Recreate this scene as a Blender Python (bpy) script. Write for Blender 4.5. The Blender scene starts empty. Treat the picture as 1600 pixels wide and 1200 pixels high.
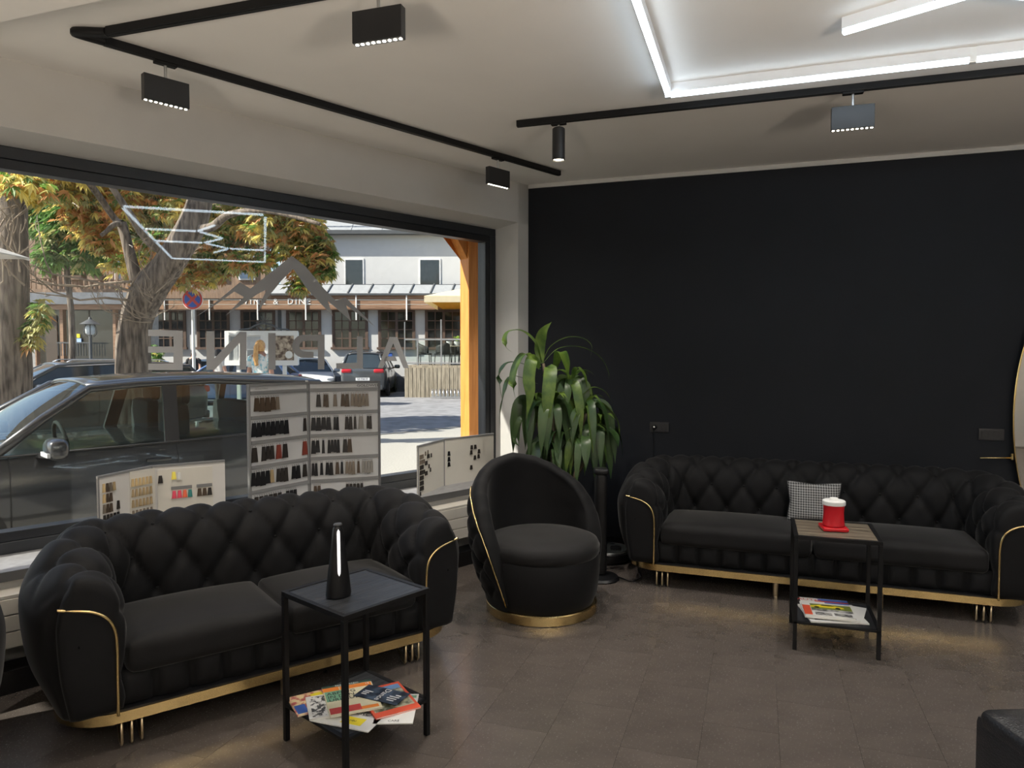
import bpy, bmesh, math, random
from math import sin, cos, pi, radians, atan, tan, sqrt
from mathutils import Vector as V, Matrix, noise

random.seed(7)
scn = bpy.context.scene
COL = scn.collection

# ------------------------------------------------------------------ camera
FPX, YAW, CAM_H = 1110.0, radians(19.0), 1.55          # focal length in pixels of the 1600 px wide frame
PITCH = atan(48.0 / FPX)
CAM = V((0, 0, CAM_H))
F0 = V((cos(YAW), sin(YAW), 0)); RT = V((sin(YAW), -cos(YAW), 0)); UP = V((0, 0, 1))
FW = F0 * cos(PITCH) - UP * sin(PITCH); UPC = F0 * sin(PITCH) + UP * cos(PITCH)
cd = bpy.data.cameras.new('camera'); co = bpy.data.objects.new('camera', cd); COL.objects.link(co)
cd.sensor_fit = 'HORIZONTAL'; cd.sensor_width = 36.0; cd.lens = FPX / 1600.0 * 36.0
cd.clip_start = 0.05; cd.clip_end = 400
co.matrix_world = Matrix.Translation(CAM) @ Matrix((RT, UPC, -FW)).transposed().to_4x4()
scn.camera = co

# ------------------------------------------------------------------ sky, sun, exposure
SUN_AZ, SUN_EL = radians(132.0), radians(41.0)
SUN_DIR = V((cos(SUN_AZ) * cos(SUN_EL), sin(SUN_AZ) * cos(SUN_EL), sin(SUN_EL)))
wd = bpy.data.worlds.new('world'); scn.world = wd; wd.use_nodes = True
wn = wd.node_tree.nodes; wn.clear()
bg = wn.new('ShaderNodeBackground'); wo = wn.new('ShaderNodeOutputWorld'); sk = wn.new('ShaderNodeTexSky')
sk.sky_type = 'NISHITA'; sk.sun_disc = False; sk.sun_elevation = SUN_EL; sk.sun_rotation = pi / 2 - SUN_AZ
sk.air_density = 1.0; sk.dust_density = 1.2; sk.ozone_density = 1.0
bg.inputs['Strength'].default_value = 0.15
wd.node_tree.links.new(sk.outputs[0], bg.inputs[0]); wd.node_tree.links.new(bg.outputs[0], wo.inputs[0])
sl = bpy.data.lights.new('sun', 'SUN'); sl.energy = 7.6; sl.angle = radians(0.55); sl.color = (1.0, 0.93, 0.82)
so = bpy.data.objects.new('sun', sl); COL.objects.link(so)
so.rotation_euler = (-SUN_DIR).to_track_quat('-Z', 'Y').to_euler()
LED_STRENGTH = 8.5
SPOT_W = 56.0
FILL_UPLIGHT_W = 135.0
vs = scn.view_settings
vs.view_transform = 'Standard'; vs.look = 'None'; vs.gamma = 1.0; vs.use_curve_mapping = False; vs.exposure = 0.55
scn.display_settings.display_device = 'sRGB'
scn.cycles.use_denoising = True
scn.cycles.max_bounces = 10; scn.cycles.diffuse_bounces = 5; scn.cycles.glossy_bounces = 4
scn.cycles.transparent_max_bounces = 16; scn.cycles.transmission_bounces = 6
scn.cycles.sample_clamp_indirect = 4.0
scn.cycles.caustics_reflective = False; scn.cycles.caustics_refractive = False

# ------------------------------------------------------------------ measuring: a pixel of the photograph on a known plane
def ray(px, py): return FW + RT * ((px - 800) / FPX) + UPC * ((600 - py) / FPX)
def plane(px, py, P, n):
    d = ray(px, py); n = V(n); return CAM + d * ((V(P) - CAM).dot(n) / d.dot(n))
def Z(px, py, z=0.0): return plane(px, py, (0, 0, z), (0, 0, 1))
def X(px, py, x): return plane(px, py, (x, 0, 0), (1, 0, 0))
def D(px, py, d): return plane(px, py, CAM + F0 * d, F0)
def proj(p):
    v = V(p) - CAM; w = v.dot(FW); return (800 + FPX * v.dot(RT) / w, 600 - FPX * v.dot(UPC) / w)
CEIL = 2.95
K0 = Z(825, 837)                                         # foot of the corner between window wall and black wall
WA = radians(-25.9)
WD = V((cos(WA), sin(WA), 0)); WN = V((-WD.y, WD.x, 0))  # along the window wall, and outwards through it
def win(s, n, z): return K0 - WD * s + WN * n + UP * z
def WW(px, py, n): return plane(px, py, K0 + WN * n, WN)
def WS(p): return -(V(p) - K0).dot(WD)

# ------------------------------------------------------------------ mesh builder
class MB:
    def __init__(s): s.v = []; s.f = []; s.m = []
    def add(s, vs_, fs_, mi=0):
        b = len(s.v); s.v += [V(p) for p in vs_]
        for f in fs_: s.f.append(tuple(i + b for i in f)); s.m.append(mi)
        return s
    def obox(s, c, ax, ay, az, mi=0):
        c, ax, ay, az = V(c), V(ax) / 2, V(ay) / 2, V(az) / 2
        vs_ = [c + ax * i + ay * j + az * k for k in (-1, 1) for j in (-1, 1) for i in (-1, 1)]
        return s.add(vs_, [(0, 2, 3, 1), (4, 5, 7, 6), (0, 1, 5, 4), (2, 6, 7, 3), (0, 4, 6, 2), (1, 3, 7, 5)], mi)
    def box(s, x0, y0, z0, x1, y1, z1, mi=0):
        return s.obox(((x0 + x1) / 2, (y0 + y1) / 2, (z0 + z1) / 2), (x1 - x0, 0, 0), (0, y1 - y0, 0), (0, 0, z1 - z0), mi)
    def bar(s, p, q, w, h, up=(0, 0, 1), mi=0):
        p, q = V(p), V(q); d = q - p; u = V(up)
        sd = d.cross(u)
        if sd.length < 1e-6: sd = d.cross(V((1, 0, 0)))
        sd.normalize(); u2 = sd.cross(d).normalized()
        return s.obox((p + q) / 2, d, sd * w, u2 * h, mi)
    def tube(s, pts, r, n=8, closed=False, cap=True, mi=0, flat=1.0):
        pts = [V(p) for p in pts]; N = len(pts); rs = r if isinstance(r, (list, tuple)) else [r] * N
        rings = []; ref = None
        for i, p in enumerate(pts):
            if closed: t = pts[(i + 1) % N] - pts[i - 1]
            else: t = pts[min(i + 1, N - 1)] - pts[max(i - 1, 0)]
            if t.length < 1e-9: t = V((0, 0, 1))
            t.normalize()
            if ref is None:
                ref = V((0, 0, 1)) if abs(t.z) < .9 else V((1, 0, 0))
            a = ref - t * ref.dot(t)
            if a.length < 1e-6: a = t.orthogonal()
            a.normalize(); b = t.cross(a); ref = a
            rings.append([p + (a * cos(2 * pi * k / n) * flat + b * sin(2 * pi * k / n)) * rs[i] for k in range(n)])
        vs_ = [q for R_ in rings for q in R_]; fs_ = []
        for i in range(N if closed else N - 1):
            j = (i + 1) % N
            for k in range(n): fs_.append((i * n + k, i * n + (k + 1) % n, j * n + (k + 1) % n, j * n + k))
        if cap and not closed:
            fs_.append(tuple(range(n - 1, -1, -1))); fs_.append(tuple((N - 1) * n + k for k in range(n)))
        return s.add(vs_, fs_, mi)
    def lathe(s, prof, n=24, c=(0, 0, 0), mi=0, sx=1.0, sy=1.0, axis=None):
        c = V(c); vs_ = []; fs_ = []; m = len(prof)
        X_, Y_, Z_ = (V((1, 0, 0)), V((0, 1, 0)), V((0, 0, 1))) if axis is None else axis
        for r, z in prof:
            for k in range(n): vs_.append(c + X_ * (r * sx * cos(2 * pi * k / n)) + Y_ * (r * sy * sin(2 * pi * k / n)) + Z_ * z)
        for i in range(m - 1):
            for k in range(n): fs_.append((i * n + k, i * n + (k + 1) % n, (i + 1) * n + (k + 1) % n, (i + 1) * n + k))
        if prof[0][0] > 1e-5: fs_.append(tuple(range(n - 1, -1, -1)))
        if prof[-1][0] > 1e-5: fs_.append(tuple((m - 1) * n + k for k in range(n)))
        return s.add(vs_, fs_, mi)
    def extrude(s, pts, vec, mi=0):
        pts = [V(p) for p in pts]; n = len(pts); v = V(vec)
        fs_ = [tuple(range(n)), tuple(range(2 * n - 1, n - 1, -1))] + [(i, i + n, (i + 1) % n + n, (i + 1) % n) for i in range(n)]
        return s.add(pts + [p + v for p in pts], fs_, mi)
    def grid(s, fn, nu, nv, cu=False, cv=False, mi=0):
        vs_ = [fn(i, j) for i in range(nu) for j in range(nv)]; fs_ = []
        for i in range(nu if cu else nu - 1):
            for j in range(nv if cv else nv - 1):
                a, b = (i + 1) % nu, (j + 1) % nv
                fs_.append((i * nv + j, a * nv + j, a * nv + b, i * nv + b))
        return s.add(vs_, fs_, mi)
    def rbox(s, c, size, r, puff=0.0, n=8, mi=0, puffz=None):
        c = V(c); hx, hy, hz = (q / 2 for q in size); r = min(r, hx, hy, hz)
        for ax in range(3):
            for sg in (-1, 1):
                def fn(i, j):
                    a = -1 + 2 * i / n; b = -1 + 2 * j / n
                    a = math.copysign(1 - (1 - abs(a)) ** 1.5, a); b = math.copysign(1 - (1 - abs(b)) ** 1.5, b)
                    q = [0, 0, 0]; q[ax] = sg; q[(ax + 1) % 3] = a * sg; q[(ax + 2) % 3] = b
                    p = V((q[0] * hx, q[1] * hy, q[2] * hz))
                    inn = V((max(-hx + r, min(hx - r, p.x)), max(-hy + r, min(hy - r, p.y)), max(-hz + r, min(hz - r, p.z))))
                    d = p - inn
                    o = inn + (d.normalized() * r if d.length > 1e-9 else d)
                    o.z += puff * (1 - q[0] ** 2) * (1 - q[1] ** 2) * (1 if q[2] > 0 else (0 if puffz is None else -1)) * abs(q[2])
                    return c + o
                s.grid(fn, n + 1, n + 1, mi=mi)
        return s
    def leaf(s, pts, ws, up, mi=0, fold=0.25):
        """a leaf blade along pts with half widths ws, folded along its midrib"""
        vs_ = []; N = len(pts)
        for i in range(N):
            t = (pts[min(i + 1, N - 1)] - pts[max(i - 1, 0)]).normalized()
            sd = t.cross(up)
            if sd.length < 1e-4: sd = t.orthogonal()
            sd.normalize(); nn = sd.cross(t)
            vs_ += [pts[i] - sd * ws[i] + nn * ws[i] * fold, pts[i], pts[i] + sd * ws[i] + nn * ws[i] * fold]
        fs_ = []
        for i in range(N - 1):
            for k in (0, 1): fs_.append((i * 3 + k, i * 3 + k + 1, i * 3 + k + 4, i * 3 + k + 3))
        return s.add(vs_, fs_, mi)
    def mesh(s, name, mats, smooth=None, origin=None):
        me = bpy.data.meshes.new(name)
        o = V(origin) if origin is not None else V((0, 0, 0))
        me.from_pydata([tuple(p - o) for p in s.v], [], s.f)
        for m in (mats if isinstance(mats, (list, tuple)) else [mats]): me.materials.append(m)
        if any(s.m): me.polygons.foreach_set('material_index', s.m)
        if smooth is not None:
            me.polygons.foreach_set('use_smooth', [True] * len(me.polygons))
            if smooth < 179: me.set_sharp_from_angle(angle=radians(smooth))
        me.update(); return me
    def build(s, name, mats, parent=None, smooth=None, origin=None, bevel=0.0, weld=False, solid=0.0):
        o = bpy.data.objects.new(name, s.mesh(name, mats, smooth, origin)); COL.objects.link(o)
        if weld:
            bm = bmesh.new(); bm.from_mesh(o.data); bmesh.ops.remove_doubles(bm, verts=bm.verts, dist=1e-4)
            bmesh.ops.recalc_face_normals(bm, faces=bm.faces); bm.to_mesh(o.data); bm.free()
        if parent: o.parent = parent
        if solid:
            md = o.modifiers.new('thickness', 'SOLIDIFY'); md.thickness = solid; md.offset = 0
        if bevel:
            md = o.modifiers.new('bevel', 'BEVEL'); md.width = bevel; md.segments = 2; md.limit_method = 'ANGLE'; md.angle_limit = radians(40)
        return o

def tag(o, label=None, cat=None, group=None, kind=None):
    if label: o['label'] = label
    if cat: o['category'] = cat
    if group: o['group'] = group
    if kind: o['kind'] = kind
    return o
def thing(name, label, cat, loc=(0, 0, 0), rz=0.0, group=None):
    o = bpy.data.objects.new(name, None); COL.objects.link(o); o.empty_display_size = 0.1
    o.location = loc; o.rotation_euler = (0, 0, rz)
    return tag(o, label, cat, group)
def struct(o): o['kind'] = 'structure'; return o
def kids(o): return [c for c in bpy.data.objects if c.parent == o]
def dup(root, loc, rz, label=None, group=None):
    r = root.copy(); COL.objects.link(r); r.location = loc; r.rotation_euler = (0, 0, rz)
    if label: r['label'] = label
    if group: r['group'] = group
    for ch in kids(root):
        c = ch.copy(); COL.objects.link(c); c.parent = r
        for g in kids(ch):
            d = g.copy(); COL.objects.link(d); d.parent = c
    return r
def link(name, me, parent, loc=(0, 0, 0), rot=(0, 0, 0), scale=(1, 1, 1)):
    o = bpy.data.objects.new(name, me); COL.objects.link(o); o.parent = parent
    o.location = loc; o.rotation_euler = rot; o.scale = scale; return o
def basis(origin, ax, ay, az):
    return Matrix.Translation(V(origin)) @ Matrix((V(ax), V(ay), V(az))).transposed().to_4x4()
def text(body, name, m, parent, M, size, depth=0.0006, align='CENTER', spacing=1.0, wx=1.0):
    """lettering as a mesh from the built-in font; M places its x-right, y-up plane (in the parent's space)"""
    cu = bpy.data.curves.new(name, 'FONT'); cu.body = body; cu.size = size; cu.extrude = depth
    cu.align_x = align; cu.align_y = 'CENTER'; cu.space_character = spacing; cu.resolution_u = 2
    t = bpy.data.objects.new('tmp', cu); COL.objects.link(t)
    me = bpy.data.meshes.new_from_object(t.evaluated_get(bpy.context.evaluated_depsgraph_get()))
    bpy.data.objects.remove(t); bpy.data.curves.remove(cu)
    me.transform(M @ Matrix.Scale(wx, 4, (1, 0, 0))); me.name = name; me.materials.clear(); me.materials.append(m)
    o = bpy.data.objects.new(name, me); COL.objects.link(o)
    if parent: o.parent = parent
    return o
def catmull(P, k=6, closed=False):
    P = [V(p) for p in P]; n = len(P); out = []
    for i in range(n if closed else n - 1):
        p0 = P[i - 1] if (closed or i) else P[0]; p1 = P[i]; p2 = P[(i + 1) % n]
        p3 = P[(i + 2) % n] if closed else P[min(i + 2, n - 1)]
        for j in range(k):
            t = j / k
            out.append(0.5 * ((2 * p1) + (p2 - p0) * t + (2 * p0 - 5 * p1 + 4 * p2 - p3) * t * t + (3 * p1 - p0 - 3 * p2 + p3) * t ** 3))
    if not closed: out.append(P[-1])
    return out

# ------------------------------------------------------------------ materials
MATS = {}
def mat(name, col, rough=0.5, metal=0.0, var=0.12, scale=6.0, bump=0.0, bscale=60.0, sheen=0.0, coat=0.0, spec=0.5, stretch=(1, 1, 1), col2=None, trans=0.0, detail=4.0, thr=(0.35, 0.65)):
    if name in MATS: return MATS[name]
    m = bpy.data.materials.new(name); m.use_nodes = True; nt = m.node_tree; N = nt.nodes; L = nt.links
    b = N['Principled BSDF']
    b.inputs['Roughness'].default_value = rough; b.inputs['Metallic'].default_value = metal
    b.inputs['Specular IOR Level'].default_value = spec
    if sheen: b.inputs['Sheen Weight'].default_value = sheen; b.inputs['Sheen Roughness'].default_value = 0.35
    if coat: b.inputs['Coat Weight'].default_value = coat; b.inputs['Coat Roughness'].default_value = 0.05
    tc = N.new('ShaderNodeTexCoord'); mp = N.new('ShaderNodeMapping'); mp.inputs['Scale'].default_value = stretch
    L.new(tc.outputs['Object'], mp.inputs[0])
    nz = N.new('ShaderNodeTexNoise'); nz.inputs['Scale'].default_value = scale; nz.inputs['Detail'].default_value = detail
    L.new(mp.outputs[0], nz.inputs['Vector'])
    rp = N.new('ShaderNodeValToRGB'); c = V(col[:3]); c2 = V(col2[:3]) if col2 else c * (1 + var)
    c1 = c if col2 else c * (1 - var)
    rp.color_ramp.elements[0].color = (*c1, 1); rp.color_ramp.elements[1].color = (*c2, 1)
    rp.color_ramp.elements[0].position = thr[0]; rp.color_ramp.elements[1].position = thr[1]
    L.new(nz.outputs['Fac'], rp.inputs[0]); L.new(rp.outputs[0], b.inputs['Base Color'])
    if bump:
        n2 = N.new('ShaderNodeTexNoise'); n2.inputs['Scale'].default_value = bscale; L.new(mp.outputs[0], n2.inputs['Vector'])
        bp = N.new('ShaderNodeBump'); bp.inputs['Strength'].default_value = bump; bp.inputs['Distance'].default_value = 0.01
        L.new(n2.outputs['Fac'], bp.inputs['Height']); L.new(bp.outputs[0], b.inputs['Normal'])
    if trans:
        td = N.new('ShaderNodeBsdfTranslucent'); mx = N.new('ShaderNodeMixShader'); mx.inputs[0].default_value = trans
        L.new(rp.outputs[0], td.inputs[0]); L.new(b.outputs[0], mx.inputs[1]); L.new(td.outputs[0], mx.inputs[2])
        L.new(mx.outputs[0], N['Material Output'].inputs[0])
    MATS[name] = m; return m
def emit(name, col, st):
    if name in MATS: return MATS[name]
    m = bpy.data.materials.new(name); m.use_nodes = True; N = m.node_tree.nodes; b = N['Principled BSDF']
    b.inputs['Base Color'].default_value = (.8, .8, .8, 1)
    b.inputs['Emission Color'].default_value = (*col, 1); b.inputs['Emission Strength'].default_value = st
    MATS[name] = m; return m
def glass(name, tint=(1, 1, 1), ior=1.5, gl=1.0):
    """clear pane: what is behind it, tinted, under a fresnel reflection"""
    if name in MATS: return MATS[name]
    m = bpy.data.materials.new(name); m.use_nodes = True; N = m.node_tree.nodes; L = m.node_tree.links
    N.remove(N['Principled BSDF'])
    t = N.new('ShaderNodeBsdfTransparent'); t.inputs[0].default_value = (*tint, 1)
    g = N.new('ShaderNodeBsdfGlossy'); g.inputs['Roughness'].default_value = 0.0; g.inputs[0].default_value = (gl, gl, gl, 1)
    fr = N.new('ShaderNodeFresnel'); ge = N.new('ShaderNodeNewGeometry'); mr = N.new('ShaderNodeMapRange')
    mr.inputs['To Min'].default_value = ior; mr.inputs['To Max'].default_value = 1 / ior      # the ray is not bent, so no total reflection inside the pane
    L.new(ge.outputs['Backfacing'], mr.inputs[0]); L.new(mr.outputs[0], fr.inputs['IOR'])
    mx = N.new('ShaderNodeMixShader'); L.new(fr.outputs[0], mx.inputs[0]); L.new(t.outputs[0], mx.inputs[1]); L.new(g.outputs[0], mx.inputs[2])
    L.new(mx.outputs[0], N['Material Output'].inputs[0]); MATS[name] = m; return m
def wood(name, c1, c2, rough=0.5, axis=0, scale=4.0, grain=14.0, bump=0.15):
    """planks: noise stretched along the grain"""
    st = [grain, grain, grain]; st[axis] = 1.0
    return mat(name, c1, rough, col2=c2, scale=scale, stretch=tuple(st), bump=bump, bscale=scale * 1.5, detail=6, thr=(0.3, 0.7))

M_PLASTER = mat('white plaster', (0.54, 0.53, 0.51), 0.85, var=0.03, scale=3, bump=0.04, bscale=90)
M_CEIL = mat('ceiling paint', (0.86, 0.835, 0.80), 0.85, var=0.02, scale=2, bump=0.03, bscale=120)
M_BLACKWALL = mat('black wall paint', (0.0088, 0.0104, 0.0142), 0.6, var=0.06, scale=3, bump=0.03, bscale=150, spec=0.22)
M_FRAME = mat('anthracite window frame', (0.016, 0.018, 0.022), 0.45, var=0.08, scale=5, bump=0.02)
M_SILL = mat('grey sill stone', (0.27, 0.27, 0.28), 0.45, var=0.12, scale=25)
M_SILLDARK = mat('dark sill edge', (0.09, 0.09, 0.092), 0.5)
M_RAD = mat('radiator enamel', (0.62, 0.59, 0.53), 0.5, var=0.03)
M_BLACK = mat('black lacquer', (0.006, 0.006, 0.007), 0.38, var=0.1, spec=0.35)
M_BLACKMETAL = mat('black powder coat', (0.006, 0.006, 0.0065), 0.45, var=0.12, scale=30, spec=0.25)
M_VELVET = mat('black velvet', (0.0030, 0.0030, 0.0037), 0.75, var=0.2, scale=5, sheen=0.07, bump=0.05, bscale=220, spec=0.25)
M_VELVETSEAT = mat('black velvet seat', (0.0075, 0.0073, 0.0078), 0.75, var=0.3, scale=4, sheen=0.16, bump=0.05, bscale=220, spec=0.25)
M_GOLD = mat('polished brass', (0.78, 0.58, 0.27), 0.2, 1.0, var=0.06, scale=10)
M_GOLDROD = mat('satin brass rod', (0.74, 0.60, 0.40), 0.3, 1.0, var=0.06)
M_WHITE = mat('white plastic', (0.78, 0.78, 0.76), 0.4, var=0.02)
M_PAPER = mat('paper', (0.74, 0.73, 0.70), 0.7, var=0.04)
M_DARKGREY = mat('dark grey plastic', (0.05, 0.05, 0.052), 0.4)
M_CHROME = mat('chrome', (0.8, 0.8, 0.8), 0.12, 1.0, var=0.02)
M_STEEL = mat('brushed steel', (0.6, 0.6, 0.6), 0.35, 1.0, var=0.06)
M_GLASS = glass('window glass', (0.97, 0.985, 0.98), 1.34)
# ================================================================== the room shell
RX0, RY0 = -2.6, -4.4
SL = 9.3                                                  # how far the window wall runs
WL = K0 - WD * SL
FOOT = [V((K0.x, K0.y, 0)), V((WL.x, WL.y, 0)), V((RX0, WL.y, 0)), V((RX0, RY0, 0)), V((K0.x, RY0, 0))]
# floor: screed below, vinyl tiles on it as pieces
fl = struct(MB().extrude([p - UP * 0.12 for p in FOOT], UP * 0.114).build('floor', mat('floor screed', (0.02, 0.018, 0.017), 0.6)))
def tile_mat():
    m = mat('brown vinyl tile', (0.058, 0.049, 0.043), 0.30, col2=(0.112, 0.095, 0.084), scale=8, detail=5, stretch=(1.2, 0.55, 1), thr=(0.22, 0.80), spec=0.75)
    nt = m.node_tree; N = nt.nodes; L = nt.links; b = N['Principled BSDF']
    oi = N.new('ShaderNodeObjectInfo'); hs = N.new('ShaderNodeHueSaturation'); mr = N.new('ShaderNodeMapRange')
    mr.inputs['To Min'].default_value = 0.95; mr.inputs['To Max'].default_value = 1.05
    L.new(oi.outputs['Random'], mr.inputs[0]); L.new(mr.outputs[0], hs.inputs['Value'])
    src = b.inputs['Base Color'].links[0].from_socket
    L.new(src, hs.inputs['Color']); L.new(hs.outputs[0], b.inputs['Base Color'])
    sp = N.new('ShaderNodeTexNoise'); sp.inputs['Scale'].default_value = 120; rr = N.new('ShaderNodeMapRange')
    rr.inputs['From Min'].default_value = 0.3; rr.inputs['From Max'].default_value = 0.7
    rr.inputs['To Min'].default_value = 0.22; rr.inputs['To Max'].default_value = 0.28
    tc = N['Texture Coordinate']; L.new(tc.outputs['Object'], sp.inputs['Vector']); L.new(sp.outputs['Fac'], rr.inputs[0]); L.new(rr.outputs[0], b.inputs['Roughness'])
    return m
M_TILE = tile_mat()
TW, TL = 0.2975, 0.60
def clip_poly(P, n, c):                                   # keep n.p <= c
    out = []
    for i in range(len(P)):
        a, b = P[i], P[(i + 1) % len(P)]; da, db = n.dot(a) - c, n.dot(b) - c
        if da <= 0: out.append(a)
        if da * db < 0: out.append(a + (b - a) * (da / (da - db)))
    return out
tile_me = MB().box(0.0005, 0.0005, -0.006, TL - 0.0005, TW - 0.0005, 0).mesh('tile', M_TILE)
rest = MB()
for j in range(-20, 16):
    y0 = 1.381 - TW * j - TW if False else 1.381 + TW * j
    for i in range(-7, 15):
        x0 = 2.13 + TL * i - 3.0 + (0.3 if j % 2 else 0.0)
        P = [V((x0, y0, 0)), V((x0 + TL, y0, 0)), V((x0 + TL, y0 + TW, 0)), V((x0, y0 + TW, 0))]
        if any(p.x > K0.x for p in P) or any((p - K0).dot(WN) > 0 for p in P):
            P = clip_poly(clip_poly(P, V((1, 0, 0)), K0.x), WN, WN.dot(K0))
            if len(P) < 3: continue
            c = sum(P, V()) / len(P)
            P = [c + (p - c) * 0.996 for p in P]
            mb = MB().extrude([p - UP * 0.006 for p in P], UP * 0.006)
            if x0 > 1.2: mb.build('tile', M_TILE, fl)
            else: rest.add(mb.v, mb.f)
            continue
        if min(p.x for p in P) < RX0 or y0 < RY0: continue
        q = proj((x0 + TL / 2, y0 + TW / 2, 0)) if (V((x0, y0, 0)) - CAM).dot(FW) > 0.6 else (0, 9999)
        if -150 < q[0] < 1750 and q[1] < 1290: link('tile', tile_me, fl, (x0, y0, 0))
        else: rest.box(x0 + .0012, y0 + .0012, -0.006, x0 + TL - .0012, y0 + TW - .0012, 0)
tag(rest.build('tile_field', M_TILE, fl), kind='stuff')
# ceiling
struct(MB().extrude([p + UP * CEIL for p in FOOT], UP * 0.2).build('ceiling', M_CEIL))
bx = Z(85, 16.5, 2.72).x
struct(MB().box(bx - 0.5, RY0, 2.72, bx, WL.y - 0.0, CEIL).build('trim_1', M_CEIL))           # dropped beam along the ceiling
# black wall, its white shadow-gap strip
struct(MB().box(K0.x, RY0, 0, K0.x + 0.2, K0.y + 0.3, CEIL).build('wall_front', M_BLACKWALL))
struct(MB().box(K0.x - 0.012, RY0, CEIL - 0.032, K0.x, K0.y, CEIL).build('trim_2', M_PLASTER))
struct(MB().box(K0.x - 0.006, RY0, 0.0, K0.x, K0.y, 0.05).build('baseboard_front', M_BLACK))
struct(MB().box(RX0 - 0.2, RY0, 0, RX0, WL.y, CEIL).build('wall_back', M_PLASTER))
struct(MB().box(RX0 - 0.2, RY0 - 0.2, 0, K0.x + .2, RY0, CEIL).build('wall_right', M_PLASTER))
# window wall: lintel with sloping soffit, right reveal, breast wall under the sill
WEND = 8.9  # unseen glazing lengthened past the view to let in more daylight
def wpr(mb, prof_nz, s0, s1):                             # a profile in (n, z) drawn along s
    mb.extrude([win(s0, n, z) for n, z in prof_nz], -WD * (s1 - s0))
wl = MB()
wpr(wl, [(0, 2.625), (0.2, 2.585), (0.42, 2.585), (0.42, 3.05), (0, 3.05)], -0.05, SL)
wl.extrude([win(s, n, 0) for s, n in [(-0.05, 0), (0.122, 0), (0.185, 0.2), (0.185, 0.42), (-0.25, 0.42)]], UP * 3.0)
wl.extrude([win(s, n, 0) for s, n in [(WEND, 0), (WEND, 0.42), (SL, 0.42), (SL, 0)]], UP * 3.0)
wpr(wl, [(-0.13, 0.0), (0.42, 0.0), (0.42, 0.49), (-0.13, 0.49)], 0.0, WEND)
struct(wl.build('wall_left', M_PLASTER))
sb = MB(); wpr(sb, [(-0.15, 0.495), (-0.15, 0.531), (0.27, 0.531), (0.27, 0.495)], 0.0, WEND)
sb2 = MB(); wpr(sb2, [(-0.158, 0.488), (-0.158, 0.533), (-0.150, 0.533), (-0.150, 0.488)], 0.0, WEND)
si = struct(sb.build('trim_3', M_SILL)); sb2.build('edge_band', M_SILLDARK, si)
bb = MB(); wpr(bb, [(-0.27, 0), (-0.27, 0.105), (-0.13, 0.105), (-0.13, 0)], 0.0, WEND); struct(bb.build('baseboard_left', M_BLACK))
# window: outer frame, inner sash, pane
wf = MB()
def wring(mb, s0, s1, z0, z1, w, n0, n1):
    wpr(mb, [(n0, z1 - w), (n1, z1 - w), (n1, z1), (n0, z1)], s0, s1)
    wpr(mb, [(n0, z0), (n1, z0), (n1, z0 + w), (n0, z0 + w)], s0, s1)
    for a in (s0, s1 - w): mb.extrude([win(a, n0, z0 + w), win(a + w, n0, z0 + w), win(a + w, n1, z0 + w), win(a, n1, z0 + w)], UP * (z1 - z0 - 2 * w))
wring(wf, 0.185, WEND, 0.531, 2.585, 0.062, 0.20, 0.32)
window = struct(wf.build('window_1', M_FRAME, bevel=0.004))
ws_ = MB(); wring(ws_, 0.247, WEND - .062, 0.593, 2.523, 0.05, 0.208, 0.30); ws_.build('sash', mat('dark sash', (0.008, 0.009, 0.012), 0.4), window, bevel=0.003)
GN = 0.218
gp = MB(); wpr(gp, [(GN, 0.640), (GN + .008, 0.640), (GN + .008, 2.476), (GN, 2.476)], 0.295, WEND - 0.11)
gp.build('pane', M_GLASS, window)
# radiator cover of three boards under the sill
ra = thing('radiator', 'cream white radiator of flat horizontal boards under the window sill', 'radiator', win(2.5, -0.2, 0.2), 0)
for k in range(3):
    b = MB(); wpr(b, [(-0.265, 0.207 + k * 0.077), (-0.265, 0.280 + k * 0.077), (-0.245, 0.280 + k * 0.077), (-0.245, 0.207 + k * 0.077)], 0.30, 8.5)
    b.build('panel_board', M_RAD, ra, origin=ra.location, bevel=0.003)
b = MB(); wpr(b, [(-0.262, 0.438), (-0.135, 0.438), (-0.135, 0.450), (-0.262, 0.450)], 0.30, 4.9); b.build('top_grille', M_RAD, ra, origin=ra.location)
b = MB(); wpr(b, [(-0.245, 0.22), (-0.135, 0.22), (-0.135, 0.438), (-0.245, 0.438)], 0.32, 4.88); b.build('heating_body', M_RAD, ra, origin=ra.location)
for s in (0.6, 1.9, 3.3, 4.6):
    b = MB(); wpr(b, [(-0.20, 0.105), (-0.20, 0.22), (-0.15, 0.22), (-0.15, 0.105)], s, s + 0.03); b.build('foot', M_RAD, ra, origin=ra.location)

# lettering and mountain on the pane (grey film on the inside of the glass; reads right from the street)
M_FILM = mat('grey window film', (0.36, 0.36, 0.36), 0.6, var=0.02)
GP = GN - 0.0012
def film(name, polys, parent=None, m=M_FILM, th=0.0008, n=GP, org=None):
    mb = MB()
    for P in polys: mb.extrude([WW(x, y, n) for x, y in P], -WN * th)
    return mb.build(name, m, parent, origin=org)
loc = WW(440, 545, GP)
lt = thing('window_lettering', 'grey mirrored letters and mountain outline film on the shop window', 'lettering', loc)
film('letter', [[(231.5, 515), (285.5, 516.5), (285.5, 578.5), (231.5, 578), (231.5, 568), (271, 568), (271, 551), (231.5, 551), (231.5, 541.5), (271, 541.5), (271, 526), (231.5, 525)]], lt, org=loc)
film('letter', [[(322.5, 517.5), (335, 517.5), (335, 560), (374.5, 518.5), (385, 518.5), (385, 577.5), (374.5, 577.5), (374.5, 535.5), (335, 578), (322.5, 578)]], lt, org=loc)
film('letter', [[(419, 520), (430.5, 520.5), (430.5, 577.5), (419, 577.5)]], lt, org=loc)
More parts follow.
